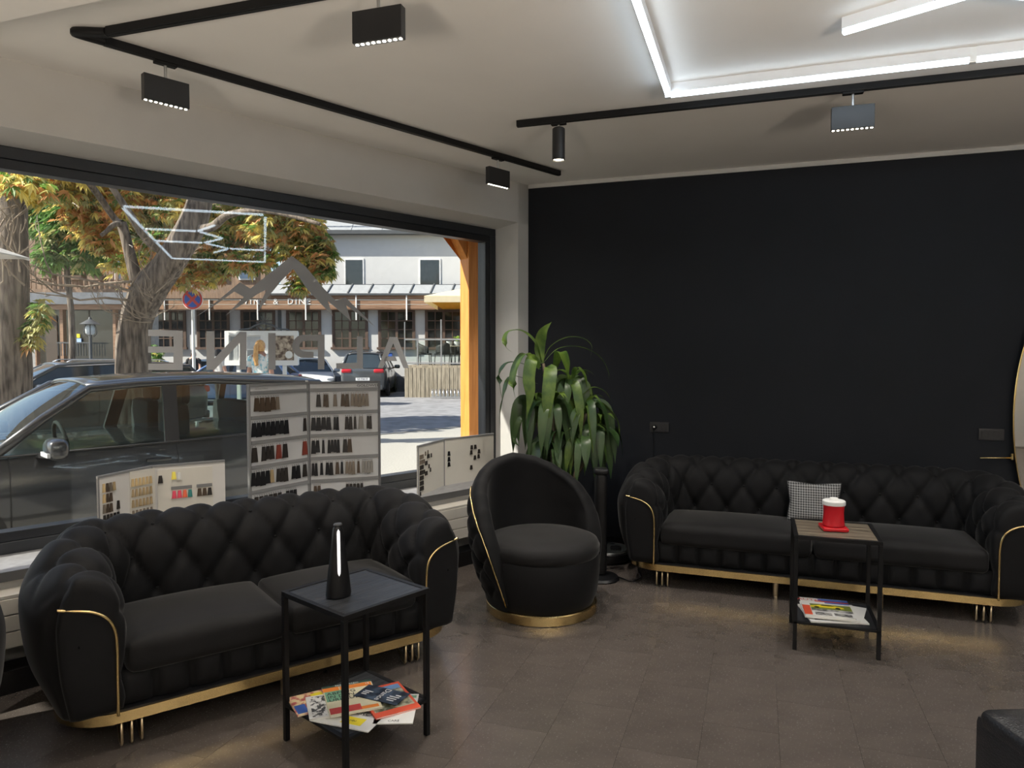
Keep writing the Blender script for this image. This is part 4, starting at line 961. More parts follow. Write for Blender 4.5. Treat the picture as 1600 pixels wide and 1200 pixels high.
# ================================================================== outside: ground
GZ = -0.10
M_PAVE = mat('speckled pale paving', (.28, .268, .24), .8, col2=(.38, .365, .33), scale=40, detail=8, bump=.1, bscale=120)
M_ASPH = mat('grey asphalt', (.17, .17, .178), .85, col2=(.26, .26, .27), scale=3, detail=10, bump=.1, bscale=150)
def gq(s0, s1, n0, n1, z0, z1): return [win(s0, n0, z0), win(s1, n0, z0), win(s1, n1, z0), win(s0, n1, z0)], UP * (z1 - z0)
struct(MB().extrude(*gq(-60, 60, 0.42, 90, GZ - .3, GZ - .02)).build('ground', M_ASPH))
struct(MB().extrude(*gq(-60, 60, 0.42, 7.85, GZ - .02, GZ)).build('pavement', M_PAVE))
M_BLUELINE = mat('blue road paint', (.22, .50, .72), .7, var=.1, scale=12)
for k, (a, b) in enumerate(((-3.0, 4.8),)):
    tag(MB().extrude(*gq(a, b, 3.75, 3.86, GZ, GZ + .003)).build('parking_line', M_BLUELINE), 'blue painted parking line on the pale paving', 'marking')
struct(MB().extrude(*gq(-60, 60, 7.85, 7.97, GZ - .02, GZ + .012)).build('kerb_strip', mat('dark kerb', (.16, .16, .16), .8)))
# canopy of pine boards over the window, with its post and brace
M_PINE = wood('golden pine boards', (.50, .24, .07), (.68, .37, .13), .5, axis=0, scale=3, grain=12)
cn = thing('canopy', 'projecting canopy of golden pine boards above the shop window outside', 'canopy', win(2.5, .43, 2.74))
bme_mat = M_PINE
nb_ = 22
for k in range(nb_):
    s0_ = -1.4 + k * .36
    o = MB().extrude([win(s0_ + .004, .43, 2.74), win(s0_ + .352, .43, 2.74), win(s0_ + .352, .80, 2.70), win(s0_ + .004, .80, 2.70)], UP * .02)
    o.build('plank', M_PINE, cn, origin=cn.location)
MB().extrude([win(-1.4, .80, 2.66), win(6.5, .80, 2.66), win(6.5, .84, 2.66), win(-1.4, .84, 2.66)], UP * .24).build('fascia_board', M_PINE, cn, origin=cn.location)
MB().extrude([win(-1.4, .43, 2.77), win(6.5, .43, 2.77), win(6.5, .84, 2.86), win(-1.4, .84, 2.86)], UP * .03).build('canopy_roof', M_STEEL, cn, origin=cn.location)
pn = .60
pw0, pw1 = WS(WW(733, 560, pn)), WS(WW(756.5, 560, pn))
M_POST = wood('orange post timber', (.52, .19, .035), (.70, .29, .065), .5, axis=2, scale=3, grain=12)
po = thing('timber_post', 'orange sunlit timber post with slanted knee brace outside the window', 'post', win((pw0 + pw1) / 2, pn, GZ))
MB().extrude([win(pw0, pn, GZ), win(pw1, pn, GZ), win(pw1, pn + .12, GZ), win(pw0, pn + .12, GZ)], UP * (2.70 - GZ)).build('post_shaft', M_POST, po, origin=po.location, bevel=.006)
bt, bb_ = WW(700, 338, pn), WW(736, 398, pn)
MB().extrude([win(pw0 - .01, pn + .02, bb_.z - .05), win(pw0 - .01, pn + .02, bb_.z + .12), win(pw0 + .36, pn + .02, 2.70), win(pw0 + .22, pn + .02, 2.70)], WN * .09).build('knee_brace', M_POST, po, origin=po.location)
# our own house goes up above the shop
struct(MB().extrude([win(-6, .30, 3.05), win(9.3, .30, 3.05), win(9.3, .42, 3.05), win(-6, .42, 3.05)], UP * 5.5).build('wall_outer', mat('house render', (.5, .48, .44), .9)))
struct(MB().extrude([win(-6, .1, GZ), win(-.25, .1, GZ), win(-.25, .42, GZ), win(-6, .42, GZ)], UP * 3.2).build('wall_outer', MATS['house render']))

# ================================================================== facade frame helpers: x along the picture, y away, z up, at depth d
RZF = YAW - pi / 2
def fl_(px, py, d):
    p = D(px, py, d) - CAM; return p.dot(RT), p.z + CAM_H
def froot(name, label, cat, d, group=None, z=GZ): return thing(name, label, cat, V((0, 0, 0)) + F0 * d, RZF, group)
class FB:
    """boxes given by pixel rectangles on the facade at depth d"""
    def __init__(s, root, d): s.root, s.d = root, d
    def box(s, name, x0, y0, x1, y1, m, parent=None, out=.0, th=.1, bevel=0, build=True, mb=None):
        u0, z1 = fl_(x0, y0, s.d); u1, z0 = fl_(x1, y1, s.d)
        mb = mb or MB(); mb.box(u0, -out, z0, u1, -out + th, z1)
        return mb.build(name, m, parent or s.root, bevel=bevel) if build else mb
    def poly(s, name, pts, m, out=0, th=.05, parent=None):
        P = [V((fl_(x, y, s.d)[0], -out, fl_(x, y, s.d)[1])) for x, y in pts]
        return MB().extrude(P, V((0, th, 0))).build(name, m, parent or s.root)
M_RENDER = mat('white render', (.56, .56, .56), .9, var=.02, scale=4)
M_TIN = mat('grey metal roof', (.30, .31, .32), .5, var=.06); M_TIND = mat('dark metal trim', (.07, .075, .08), .5)
M_CLAD = wood('brown timber fascia', (.20, .105, .058), (.36, .215, .13), .6, axis=0, scale=2, grain=14)
M_BROWNF = mat('brown window frame', (.10, .062, .045), .6); M_PANE = mat('dark pane', (.012, .013, .015), .08, spec=.7)
M_GREYPANE = mat('grey upper pane', (.03, .035, .038), .06, spec=.7)
M_WHITEL = mat('white sign letters', (.85, .84, .82), .5)
DR = 31.0
rs = froot('restaurant', 'white rendered restaurant with timber fascia and mullioned brown windows across the street', 'building', DR)
f = FB(rs, DR)
f.box('wall', 430, 352, 860, 447, M_RENDER, th=6, out=-.6)
f.box('wall', 225, 480, 860, 612, M_RENDER, th=6)
f.box('plinth', 225, 588, 860, 612, mat('grey plinth', (.16, .16, .16), .8), out=.03, th=.1)
f.poly('roof', [(425, 362), (860, 362), (860, 300), (425, 300)], M_TIN, out=-1.6, th=.2)
f.box('eave', 425, 358, 860, 364, M_TIND, out=-.18, th=.4)
u0, z0 = fl_(425, 360, DR); u1, _ = fl_(860, 360, DR)
MB().add([(u0, .22, z0), (u1, .22, z0), (u1, 4.2, z0 + 3.2), (u0, 4.2, z0 + 3.2)], [(0, 1, 2, 3)]).build('roof_slope', M_TIN, rs, solid=.06)
sg_ = MB()
for k in range(40):
    x = u0 + (u1 - u0) * k / 39; sg_.bar((x, .3, z0 + .52), (x, .3, z0 + .75), .02, .02, up=(1, 0, 0))
for zz in (.58, .74): sg_.bar((u0, .3, z0 + zz), (u1, .3, z0 + zz), .03, .03)
tag(sg_.build('snow_guard', M_STEEL, rs), kind='stuff')
for k in range(9):
    x = u0 + (u1 - u0) * (k + .5) / 9; MB().bar((x, .22, z0 + .03), (x, 4.2, z0 + 3.23), .05, .05).build('roof_seam', M_TIN, rs)
# canopy roof and timber fascia
ua, za = fl_(225, 446, DR); ub, zb_ = fl_(860, 461, DR)
MB().add([(ua, -.1, za), (ub, -.1, za), (ub, -.55, zb_), (ua, -.55, zb_)], [(0, 1, 2, 3)]).build('canopy_roof', M_TIN, rs, solid=.05)
for k in range(20):
    x = ua + (ub - ua) * (k + .3) / 20; MB().bar((x, -.1, za + .05), (x - .12, -.55, zb_ + .05), .05, .06).build('roof_seam', M_TIND, rs)
f.box('gutter', 225, 460, 860, 463, M_TIND, out=.58, th=.1)
f.box('flashing', 225, 444.5, 860, 447, M_TIND, out=.12, th=.14)
for y0, y1 in ((463, 469.5), (470, 476.5), (477, 484)): f.box('fascia_board', 225, y0, 860, y1, M_CLAD, out=.48, th=.06)
f.box('fascia_soffit', 225, 483, 860, 484.5, M_CLAD, out=.48, th=.48)
for px in (266, 335, 409, 483, 560.5, 638): f.box('light_rod', px - 1.1, 463, px + 1.1, 501, M_WHITEL, out=.54, th=.05)
ux, zx = fl_(437, 472.6, DR)
for s_, cx_ in (('WINE', 401), ('&', 436.5), ('DINE', 472.5)):
    u, z = fl_(cx_, 472.6, DR); text(s_, 'lettering', M_WHITEL, rs, basis((u, -.49, z), (1, 0, 0), (0, 0, 1), (0, -1, 0)), .36, .01, spacing=1.35 if len(s_) > 1 else 1)
def mullioned(x0, y0, x1, y1, cols=2, rows=4, sash=2):
    fr = MB(); u0, z1 = fl_(x0, y0, DR); u1, z0 = fl_(x1, y1, DR)
    o = .02
    def b(a, c, e, g, out=.06, th=.08): fr.box(a, -out, c, e, -out + th, g)
    w = .07
    b(u0, z0, u0 + w, z1); b(u1 - w, z0, u1, z1); b(u0 + w, z1 - w, u1 - w, z1); b(u0 - .05, z0 - .03, u1 + .05, z0 + w, .14, .16)
    sw = (u1 - u0 - 2 * w) / sash; panes = []
    for s_ in range(sash):
        a = u0 + w + sw * s_; e = a + sw
        b(a, z0 + w, a + .055, z1 - w, .05, .06); b(e - .055, z0 + w, e, z1 - w, .05, .06)
        cw = (sw - .11) / cols; rh = (z1 - z0 - 2 * w) / rows
        for c in range(1, cols): b(a + .055 + cw * c - .018, z0 + w, a + .055 + cw * c + .018, z1 - w, .045, .05)
        for r in range(1, rows): b(a + .055, z0 + w + rh * r - .02, e - .055, z0 + w + rh * r + .02, .045, .05)
        for c in range(cols):
            for r in range(rows): panes.append((a + .055 + cw * c, z0 + w + rh * r, cw, rh))
    fo = fr.build('window', M_BROWNF, rs)
    key = (round(cw, 3), round(rh, 3))
    if key not in _pm: _pm[key] = MB().box(0, -.02, 0, cw, .0, rh).mesh('pane', M_PANE)
    for x, z, _, _ in panes: link('pane', _pm[key], fo, (x, 0, z))
    return fo
_pm = {}
for x0, x1 in ((242, 292), (307.5, 360), (376, 431), (447.5, 502.5), (519, 575.5), (591, 649), (664, 723), (742, 800)): mullioned(x0, 485, x1, 545)
M_UPW = mat('white reveal', (.7, .7, .7), .8)
for x0, x1 in ((535, 562), (654, 684), (770, 800)):
    o = f.box('upper_window', x0 - 2.5, 401, x1 + 2.5, 444.5, M_UPW, out=-.57, th=.1)
    f.box('pane', x0, 403.5, x1, 444, M_GREYPANE, parent=o, out=-.56, th=.03)
f.box('downpipe', 435, 485, 440, 520, M_TIND, out=.10, th=.12); f.box('corner_pipe', 741, 389, 745, 445, M_STEEL, out=-.5, th=.1)
o = f.box('parking_sign', 604, 551.5, 613, 559, M_BLUEP, out=.05, th=.03)
f.box('menu_board', 470, 556, 484, 566, M_RENDER, out=.04, th=.03)
text('RATZ', 'lettering', M_MINT, rs, basis((fl_(477, 561.5, DR)[0], -.06, fl_(477, 561.5, DR)[1]), (1, 0, 0), (0, 0, 1), (0, -1, 0)), .2, .005)
# timber guest house on the left, with balcony and glazed entrance
DG = 25.0
gh_ = froot('guest_house', 'brown timber guest house with flower balcony and glazed entrance behind the trees', 'building', DG)
g = FB(gh_, DG)
M_OLDWOOD = wood('old brown cladding', (.13, .08, .05), (.27, .17, .105), .7, axis=2, scale=2, grain=10)
M_ENTR = mat('dark entrance glass', (.03, .036, .04), .06, spec=.7)
g.box('upper_wall', -120, 250, 396, 462, M_OLDWOOD, out=-1.2, th=.6)
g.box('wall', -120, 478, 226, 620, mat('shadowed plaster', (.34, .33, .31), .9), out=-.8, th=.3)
for k, (x0, x1) in enumerate(((70, 88), (150, 170), (222, 246), (310, 332), (352, 380))):
    o = g.box('upper_window', x0, 388, x1, 432, M_UPW, out=-1.12, th=.08); g.box('pane', x0 + 3, 391, x1 - 3, 430, mat('sky blue pane', (.10, .14, .2), .05, spec=.8), parent=o, out=-1.1, th=.02)
g.box('balcony_floor', 30, 452, 205, 460, M_OLDWOOD, out=.2, th=1.4); g.box('balcony_rail', 30, 412, 205, 416, M_OLDWOOD, out=.2, th=.12)
for k in range(22): g.box('baluster', 32 + k * 8, 416, 37.5 + k * 8, 453, M_OLDWOOD, out=.16 + (k % 2) * .02, th=.04)
g.box('canopy', 60, 459, 215, 477, mat('slate grey canopy edge', (.13, .14, .155), .5), out=.6, th=1.6)
g.box('canopy_board', 62, 477, 215, 485, M_CLAD, out=.5, th=.1)
for x0, x1 in ((101, 109), (62, 67), (183, 190)): g.box('entrance_post', x0, 483, x1, 590, M_CLAD, out=.3, th=.2)
for x0, x1 in ((67, 101), (109, 146), (146, 184)): g.box('entrance_pane', x0, 485, x1, 590, M_ENTR, out=.2, th=.03)
g.box('door_leaf', 78, 493, 98, 590, mat('brown door', (.07, .05, .035), .5), out=.25, th=.05)
g.box('notice', 127, 522, 132, 528, M_YEL, out=.27, th=.03); g.box('notice', 127, 529, 134, 535, mat('pale blue notice', (.35, .5, .75), .6), out=.27, th=.03)
for k in range(12): g.box('railing_bar', 110 + k * 4.2, 536, 111.2 + k * 4.2, 556, M_TIND, out=.7, th=.03)
g.box('railing', 108, 535, 162, 537, M_TIND, out=.71, th=.05)
# iron street lantern in front of it
lpx = fl_(141, 516, 22.0); la = froot('street_lantern', 'black iron lantern on a pole in front of the glazed entrance', 'lantern', 22.0)
MB().lathe([(.30, 0), (.05, .16), (.03, .22), (0, .24)], 16, (lpx[0], 0, lpx[1] + .18)).build('hood', M_TIND, la, smooth=30)
MB().lathe([(.08, 0), (.13, .05), (.14, .2), (.10, .30)], 12, (lpx[0], 0, lpx[1] - .14)).build('lamp_glass', mat('lantern glass', (.55, .6, .62), .2), la, smooth=60)
for k in range(6):
    a = k * pi / 3; MB().tube(catmull([(lpx[0] + .09 * cos(a), .09 * sin(a), lpx[1] - .2), (lpx[0] + .19 * cos(a), .19 * sin(a), lpx[1] - .1), (lpx[0] + .17 * cos(a), .17 * sin(a), lpx[1] + .1), (lpx[0] + .10 * cos(a), .10 * sin(a), lpx[1] + .2)], 4), .015, 5).build('cage_bar', M_TIND, la)
MB().tube([(lpx[0], 0, GZ), (lpx[0], 0, lpx[1] - .14)], .045, 10).build('pole', M_TIND, la, smooth=60)

# ================================================================== terrace with glass railing, furniture, parasol
DT = 26.9
te = froot('terrace', 'raised terrace with weathered plank wall and glass railing on steel posts', 'terrace', DT)
t_ = FB(te, DT)
M_GREYPLANK = wood('weathered grey planks', (.20, .17, .125), (.42, .36, .27), .8, axis=2, scale=2.5, grain=9)
t_.box('deck', 632, 571, 860, 575, M_GREYPLANK, out=-.02, th=3.6)
k = 0; x = 632.0; rr_ = random.Random(3)
while x < 800:
    w_ = 6.4; t_.box('plank', x + .25, 574.5, x + w_ - .25, 622, M_GREYPLANK, out=.02 + .02 * rr_.random(), th=.05); x += w_
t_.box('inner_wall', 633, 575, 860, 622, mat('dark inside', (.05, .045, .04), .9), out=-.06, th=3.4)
for x in (652, 689, 738, 790): t_.box('post', x - 1.2, 529 if x not in (689,) else 499, x + 1.2, 574, M_STEEL, out=-.05, th=.05)
t_.box('post', 631, 503, 633, 574, M_STEEL, out=-.05, th=.05)
t_.box('top_rail', 632, 529, 860, 531.5, M_STEEL, out=-.02, th=.06); t_.box('bottom_rail', 632, 566.5, 860, 568.5, M_STEEL, out=-.02, th=.06)
M_CLEAR = glass('railing glass', (.90, .95, .94), 1.45)
for x0, x1 in ((634, 651), (653.5, 687.5), (690.5, 736.5), (739.5, 788)): t_.box('glass_panel', x0, 533, x1, 565, M_CLEAR, out=-.04, th=.02)
M_WICK = mat('black wicker', (.012, .012, .013), .7, var=.4, scale=40, bump=.3)
def wicker(px, dd, rz, label):
    u, z = fl_(px, 571, DT)
    p = F0 * (DT + dd) + RT * (u * (DT + dd) / DT); c = thing('wicker_chair', label, 'chair', V((p.x, p.y, z)), rz, 'black wicker chairs on the terrace')
    mb = MB(); mb.rbox((0, 0, .43), (.52, .5, .07), .03, n=4); mb.build('seat', M_WICK, c, smooth=60)
    MB().grid(lambda i, j: V((.27 * sin(radians(-115 + 230 * i / 14)), .25 * cos(radians(-115 + 230 * i / 14)), .45 + j / 4 * (.26 + .16 * (1 - abs(i - 7) / 7)))), 15, 5).build('backrest', M_WICK, c, smooth=180, solid=.03)
    for sx in (-.22, .22):
        for sy in (-.2, .2): MB().tube([(sx, sy, .42), (sx * 1.1, sy * 1.1, 0)], .018, 6).build('leg', M_WICK, c)
    return c
for a in ((664, 1.0, .3, 'black wicker chair at the left end behind the terrace glass'), (692, .7, 2.6, 'black wicker chair just right of the tall terrace post'), (729, 1.1, 4.2, 'black wicker chair behind the right terrace glass panel'), (712, 1.9, 0.2, 'black wicker chair on the far side of the terrace table')): wicker(*a)
u, z = fl_(711, 571, DT); p = F0 * (DT + 1.3) + RT * (u * 1.05)
tt_ = thing('terrace_table', 'dark bistro table between wicker chairs behind the terrace glass', 'table', V((p.x, p.y, z)))
MB().lathe([(0, .72), (.45, .72), (.46, .735), (.45, .75), (0, .75)], 24).build('tabletop', M_GREYPLANK, tt_); MB().lathe([(.25, 0), (.24, .02), (.03, .04), (.03, .72), (0, .72)], 16).build('pedestal', M_TIND, tt_)
for px, dd, cl, lab in ((702, 1.1, M_RENDER, 'small white pot on the terrace table'), (714, 1.25, mat('lime leaf', (.25, .40, .05), .6), 'lime green herb pot on the terrace table')):
    u, _ = fl_(px, 540, DT); p = F0 * (DT + dd) + RT * (u * (1 + dd / DT)); o = thing('table_pot', lab, 'pot', V((p.x, p.y, z + .75)))
    MB().lathe([(0, 0), (.09, 0), (.12, .18), (0, .18)], 12).build('pot', M_RENDER, o)
    if 'lime' in lab:
        mb = MB(); r5 = random.Random(5)
        for k in range(60):
            a, e = r5.random() * 6.28, r5.random(); v = V((cos(a) * .13 * e, sin(a) * .13 * e, .18 + .2 * r5.random())); mb.leaf([v, v + V((cos(a) * .05, sin(a) * .05, .03))], [.03, .005], UP)
        tag(mb.build('leaves', cl, o), kind='stuff')
# parasol over the terrace
pr = froot('parasol', 'large cream parasol with yellow underside over the terrace', 'parasol', DT)
u0, zc = fl_(668, 466, DT); ua, zap = fl_(800, 426, DT); zv = fl_(668, 474, DT)[1]
mb = MB(); hw_ = ua - u0; c4 = [(ua - hw_, -1.0, zc), (ua + hw_, -1.0, zc), (ua + hw_, -1.0 + 2 * hw_, zc), (ua - hw_, -1.0 + 2 * hw_, zc)]; ap = (ua, -1 + hw_, zap)
mb.add(c4 + [ap], [(0, 1, 4), (1, 2, 4), (2, 3, 4), (3, 0, 4)]); M_CREAMF = mat('cream parasol cloth', (.80, .72, .52), .8, var=.03, trans=.35)
mb.build('canopy', M_CREAMF, pr, solid=.02)
mb = MB()
for k in range(4):
    a, b = V(c4[k]), V(c4[(k + 1) % 4]); mb.add([a, b, b - UP * .22, a - UP * .22], [(0, 1, 2, 3)])
mb.build('valance', M_CREAMF, pr, solid=.01)
MB().add([V(p) * 1 - UP * .24 + (V(ap) - V(p)).normalized() * .3 for p in c4], [(0, 1, 2, 3)]).build('inner_lining', mat('yellow lining', (.85, .56, .06), .8, trans=.5), pr, solid=.01)
MB().tube([(ua, -1 + hw_, zap), (ua, -1 + hw_, fl_(700, 571, DT)[1])], .04, 10).build('pole', M_STEEL, pr)
for k in range(4): MB().bar(V(ap) - UP * .25, V(c4[k]) - UP * .05, .03, .03).build('rib', M_CLAD, pr)
# yucca behind the railing
def spiky(px0, py0, d, label, hgt, zb):
    u, _ = fl_(px0, py0, d); p = F0 * d + RT * u; o = thing('yucca', label, 'plant', V((p.x, p.y, zb))); rz_ = random.Random(int(px0))
    MB().lathe([(0, 0), (.16, 0), (.2, .35), (0, .35)], 14).build('pot', M_TIND, o); MB().tube([(0, 0, .3), (.03, 0, hgt)], .04, 7).build('stem', M_CANE, o)
    me = MB().leaf([V((0, 0, 0)), V((.12, 0, .10)), V((.27, 0, .12)), V((.40, 0, .02))], [.02, .03, .02, .003], UP).mesh('leaf', mat('yucca leaf', (.16, .30, .06), .5, trans=.3))
    for k in range(26): link('leaf', me, o, (.03, 0, hgt - .25 * rz_.random()), (rz_.uniform(-.3, .3), rz_.uniform(-1.1, .5), rz_.random() * 6.28), (1.1, 1.3, 1.1))
zt_ = fl_(700, 571, DT)[1]
spiky(735, 490, DT + 2.4, 'tall yucca with a tuft of sword leaves at the right of the terrace', 1.95, zt_); spiky(742, 520, DT + 2.0, 'lower yucca beneath the tall one by the timber post', 1.2, zt_)
# bicycle rack
br = froot('bicycle_rack', 'low grey metal bicycle rack with hoops before the plank wall', 'rack', 26.4)
ux0, _ = fl_(674, 620, 26.4); ux1, _ = fl_(731, 620, 26.4)
for k in range(10):
    x = lerp(ux0 + .06, ux1 - .06, k / 9)
    MB().tube(catmull([(x, -.28, GZ + .03), (x, -.28, GZ + .20), (x, -.15, GZ + .31), (x, .05, GZ + .31), (x, .16, GZ + .18), (x, .16, GZ + .03)], 4), .022, 6).build('hoop', M_STEEL, br, smooth=180)
for y in (-.28, .16): MB().bar((ux0, y, GZ + .03), (ux1, y, GZ + .03), .05, .05).build('base_rail', M_STEEL, br)

# ================================================================== sign, notice board, far left parasol
DS = 16.5
sp = froot('traffic_sign', 'round blue and red no stopping sign on a white pole', 'sign', DS)
u, z = fl_(302.5, 468, DS); rS = 16.3 * DS / FPX
ax = (V((1, 0, 0)), V((0, 0, 1)), V((0, -1, 0)))
M_SRED = mat('sign red', (.55, .05, .045), .5, var=.03); M_SBLUE = mat('sign blue', (.03, .10, .48), .5, var=.03)
MB().lathe([(0, 0), (rS, 0), (rS, .012), (0, .012)], 40, (u, -.05, z), axis=ax).build('disc_rim', M_WHITE, sp)
MB().lathe([(0, .012), (rS * .95, .012), (rS * .95, .014), (0, .014)], 40, (u, -.05, z), axis=ax).build('red_disc', M_SRED, sp)
mb = MB()
for q in range(4):
    a0 = q * pi / 2 + .20 - pi / 4 + pi / 2 * 0; P = [V((u + rS * .13 * sqrt(2) * cos(q * pi / 2), -.0655, z + rS * .13 * sqrt(2) * sin(q * pi / 2)))]
    for k in range(13):
        a = q * pi / 2 - pi / 4 + .17 + (pi / 2 - .34) * k / 12; P.append(V((u + rS * .76 * cos(a), -.0655, z + rS * .76 * sin(a))))
    mb.extrude(P, V((0, .002, 0)))
mb.build('blue_field', M_SBLUE, sp)
uu = fl_(300.5, 437, DS); MB().tube([(uu[0], 0, GZ), (uu[0], 0, uu[1])], .036, 12).build('pole', M_WHITE, sp, smooth=60)
MB().box(uu[0] - .03, -.05, z - .1, uu[0] + .06, -.03, z + .22).build('bracket', M_STEEL, sp)
for dz in (-.09, .11): MB().box(uu[0] - .045, -.045, z + dz, uu[0] + .045, .045, z + dz + .03).build('clamp', M_STEEL, sp)
DN = 17.0
nb = froot('notice_board', 'white framed two-panel notice board with wrought iron crest', 'board', DN); n_ = FB(nb, DN)
n_.box('back_panel', 352, 519, 466, 570, M_WHITE, th=.08)
for x0, y0, x1, y1 in ((352, 517, 466, 524), (352, 563, 466, 571), (352, 524, 359, 563), (408, 524, 430, 563), (460, 524, 466, 563)): n_.box('frame_board', x0, y0, x1, y1, M_WHITE, out=.05, th=.06)
M_MOS = cover_mat('mosaic poster', (.10, .06, .04), (.55, .45, .34), 9, (.4, .6))
n_.box('poster', 430, 525, 460, 563, M_MOS, out=.01, th=.02)
n_.box('poster', 360, 526, 372, 563, mat('grey notice', (.35, .37, .37), .6), out=.01, th=.02); n_.box('poster', 386, 526, 408, 545, mat('pale notice', (.5, .52, .53), .6), out=.01, th=.02); n_.box('poster', 386, 547, 408, 563, MATS['grey notice'], out=.01, th=.02)
un, zn = fl_(449, 553, DN); MB().lathe([(0, 0), (.09, 0), (.09, .01), (0, .01)], 18, (un + .05, -.03, zn - .02), axis=ax).build('poster_disc', M_PAPER, nb)
cr = MB()
for sg in (-1, 1):
    u, z = fl_(413, 517, DN); cr.tube(catmull([(u, -.02, z + .18), (u + sg * .2, -.02, z + .13), (u + sg * .35, -.02, z + .05), (u + sg * .55, -.02, z + .03), (u + sg * .6, -.02, z + .0)], 6), .02, 6)
    cr.tube(catmull([(u, -.02, z + .02), (u + sg * .08, -.02, z + .1), (u + sg * .18, -.02, z + .08), (u + sg * .14, -.02, z + .01), (u + sg * .28, -.02, z + .0)], 6), .014, 6)
for k in range(9):
    a = pi * (k + .5) / 9; cr.tube([(u + .05 * cos(a), -.02, z + .16 + .05 * sin(a)), (u + .2 * cos(a), -.02, z + .16 + .2 * sin(a))], .008, 5)
cr.build('iron_crest', M_TIND, nb)
for px in (372, 444): u, z = fl_(px, 570, DN); MB().box(u - .04, 0, GZ, u + .04, .08, z).build('post', M_WHITE, nb)
pl_ = froot('parasol', 'pale grey parasol corner at the far left of the window', 'parasol', 9.0)
cz = fl_(46, 404, 9.0); 
P = [(cz[0] - 2.6, -2.2, cz[1]), (cz[0], -2.2, cz[1]), (cz[0], 0, cz[1]), (cz[0] - 2.6, 0, cz[1])]; apx = (cz[0] - 1.3, -1.1, cz[1] + .55)
MB().add(P + [apx], [(0, 1, 4), (1, 2, 4), (2, 3, 4), (3, 0, 4)]).build('canopy', mat('pale grey cloth', (.52, .50, .47), .8, trans=.2), pl_, solid=.015)
MB().tube([apx, (apx[0], apx[1], GZ)], .03, 10).build('pole', M_STEEL, pl_)
for p in P: MB().bar(V(apx) - UP * .1, V(p) - UP * .02, .02, .02).build('rib', M_STEEL, pl_)
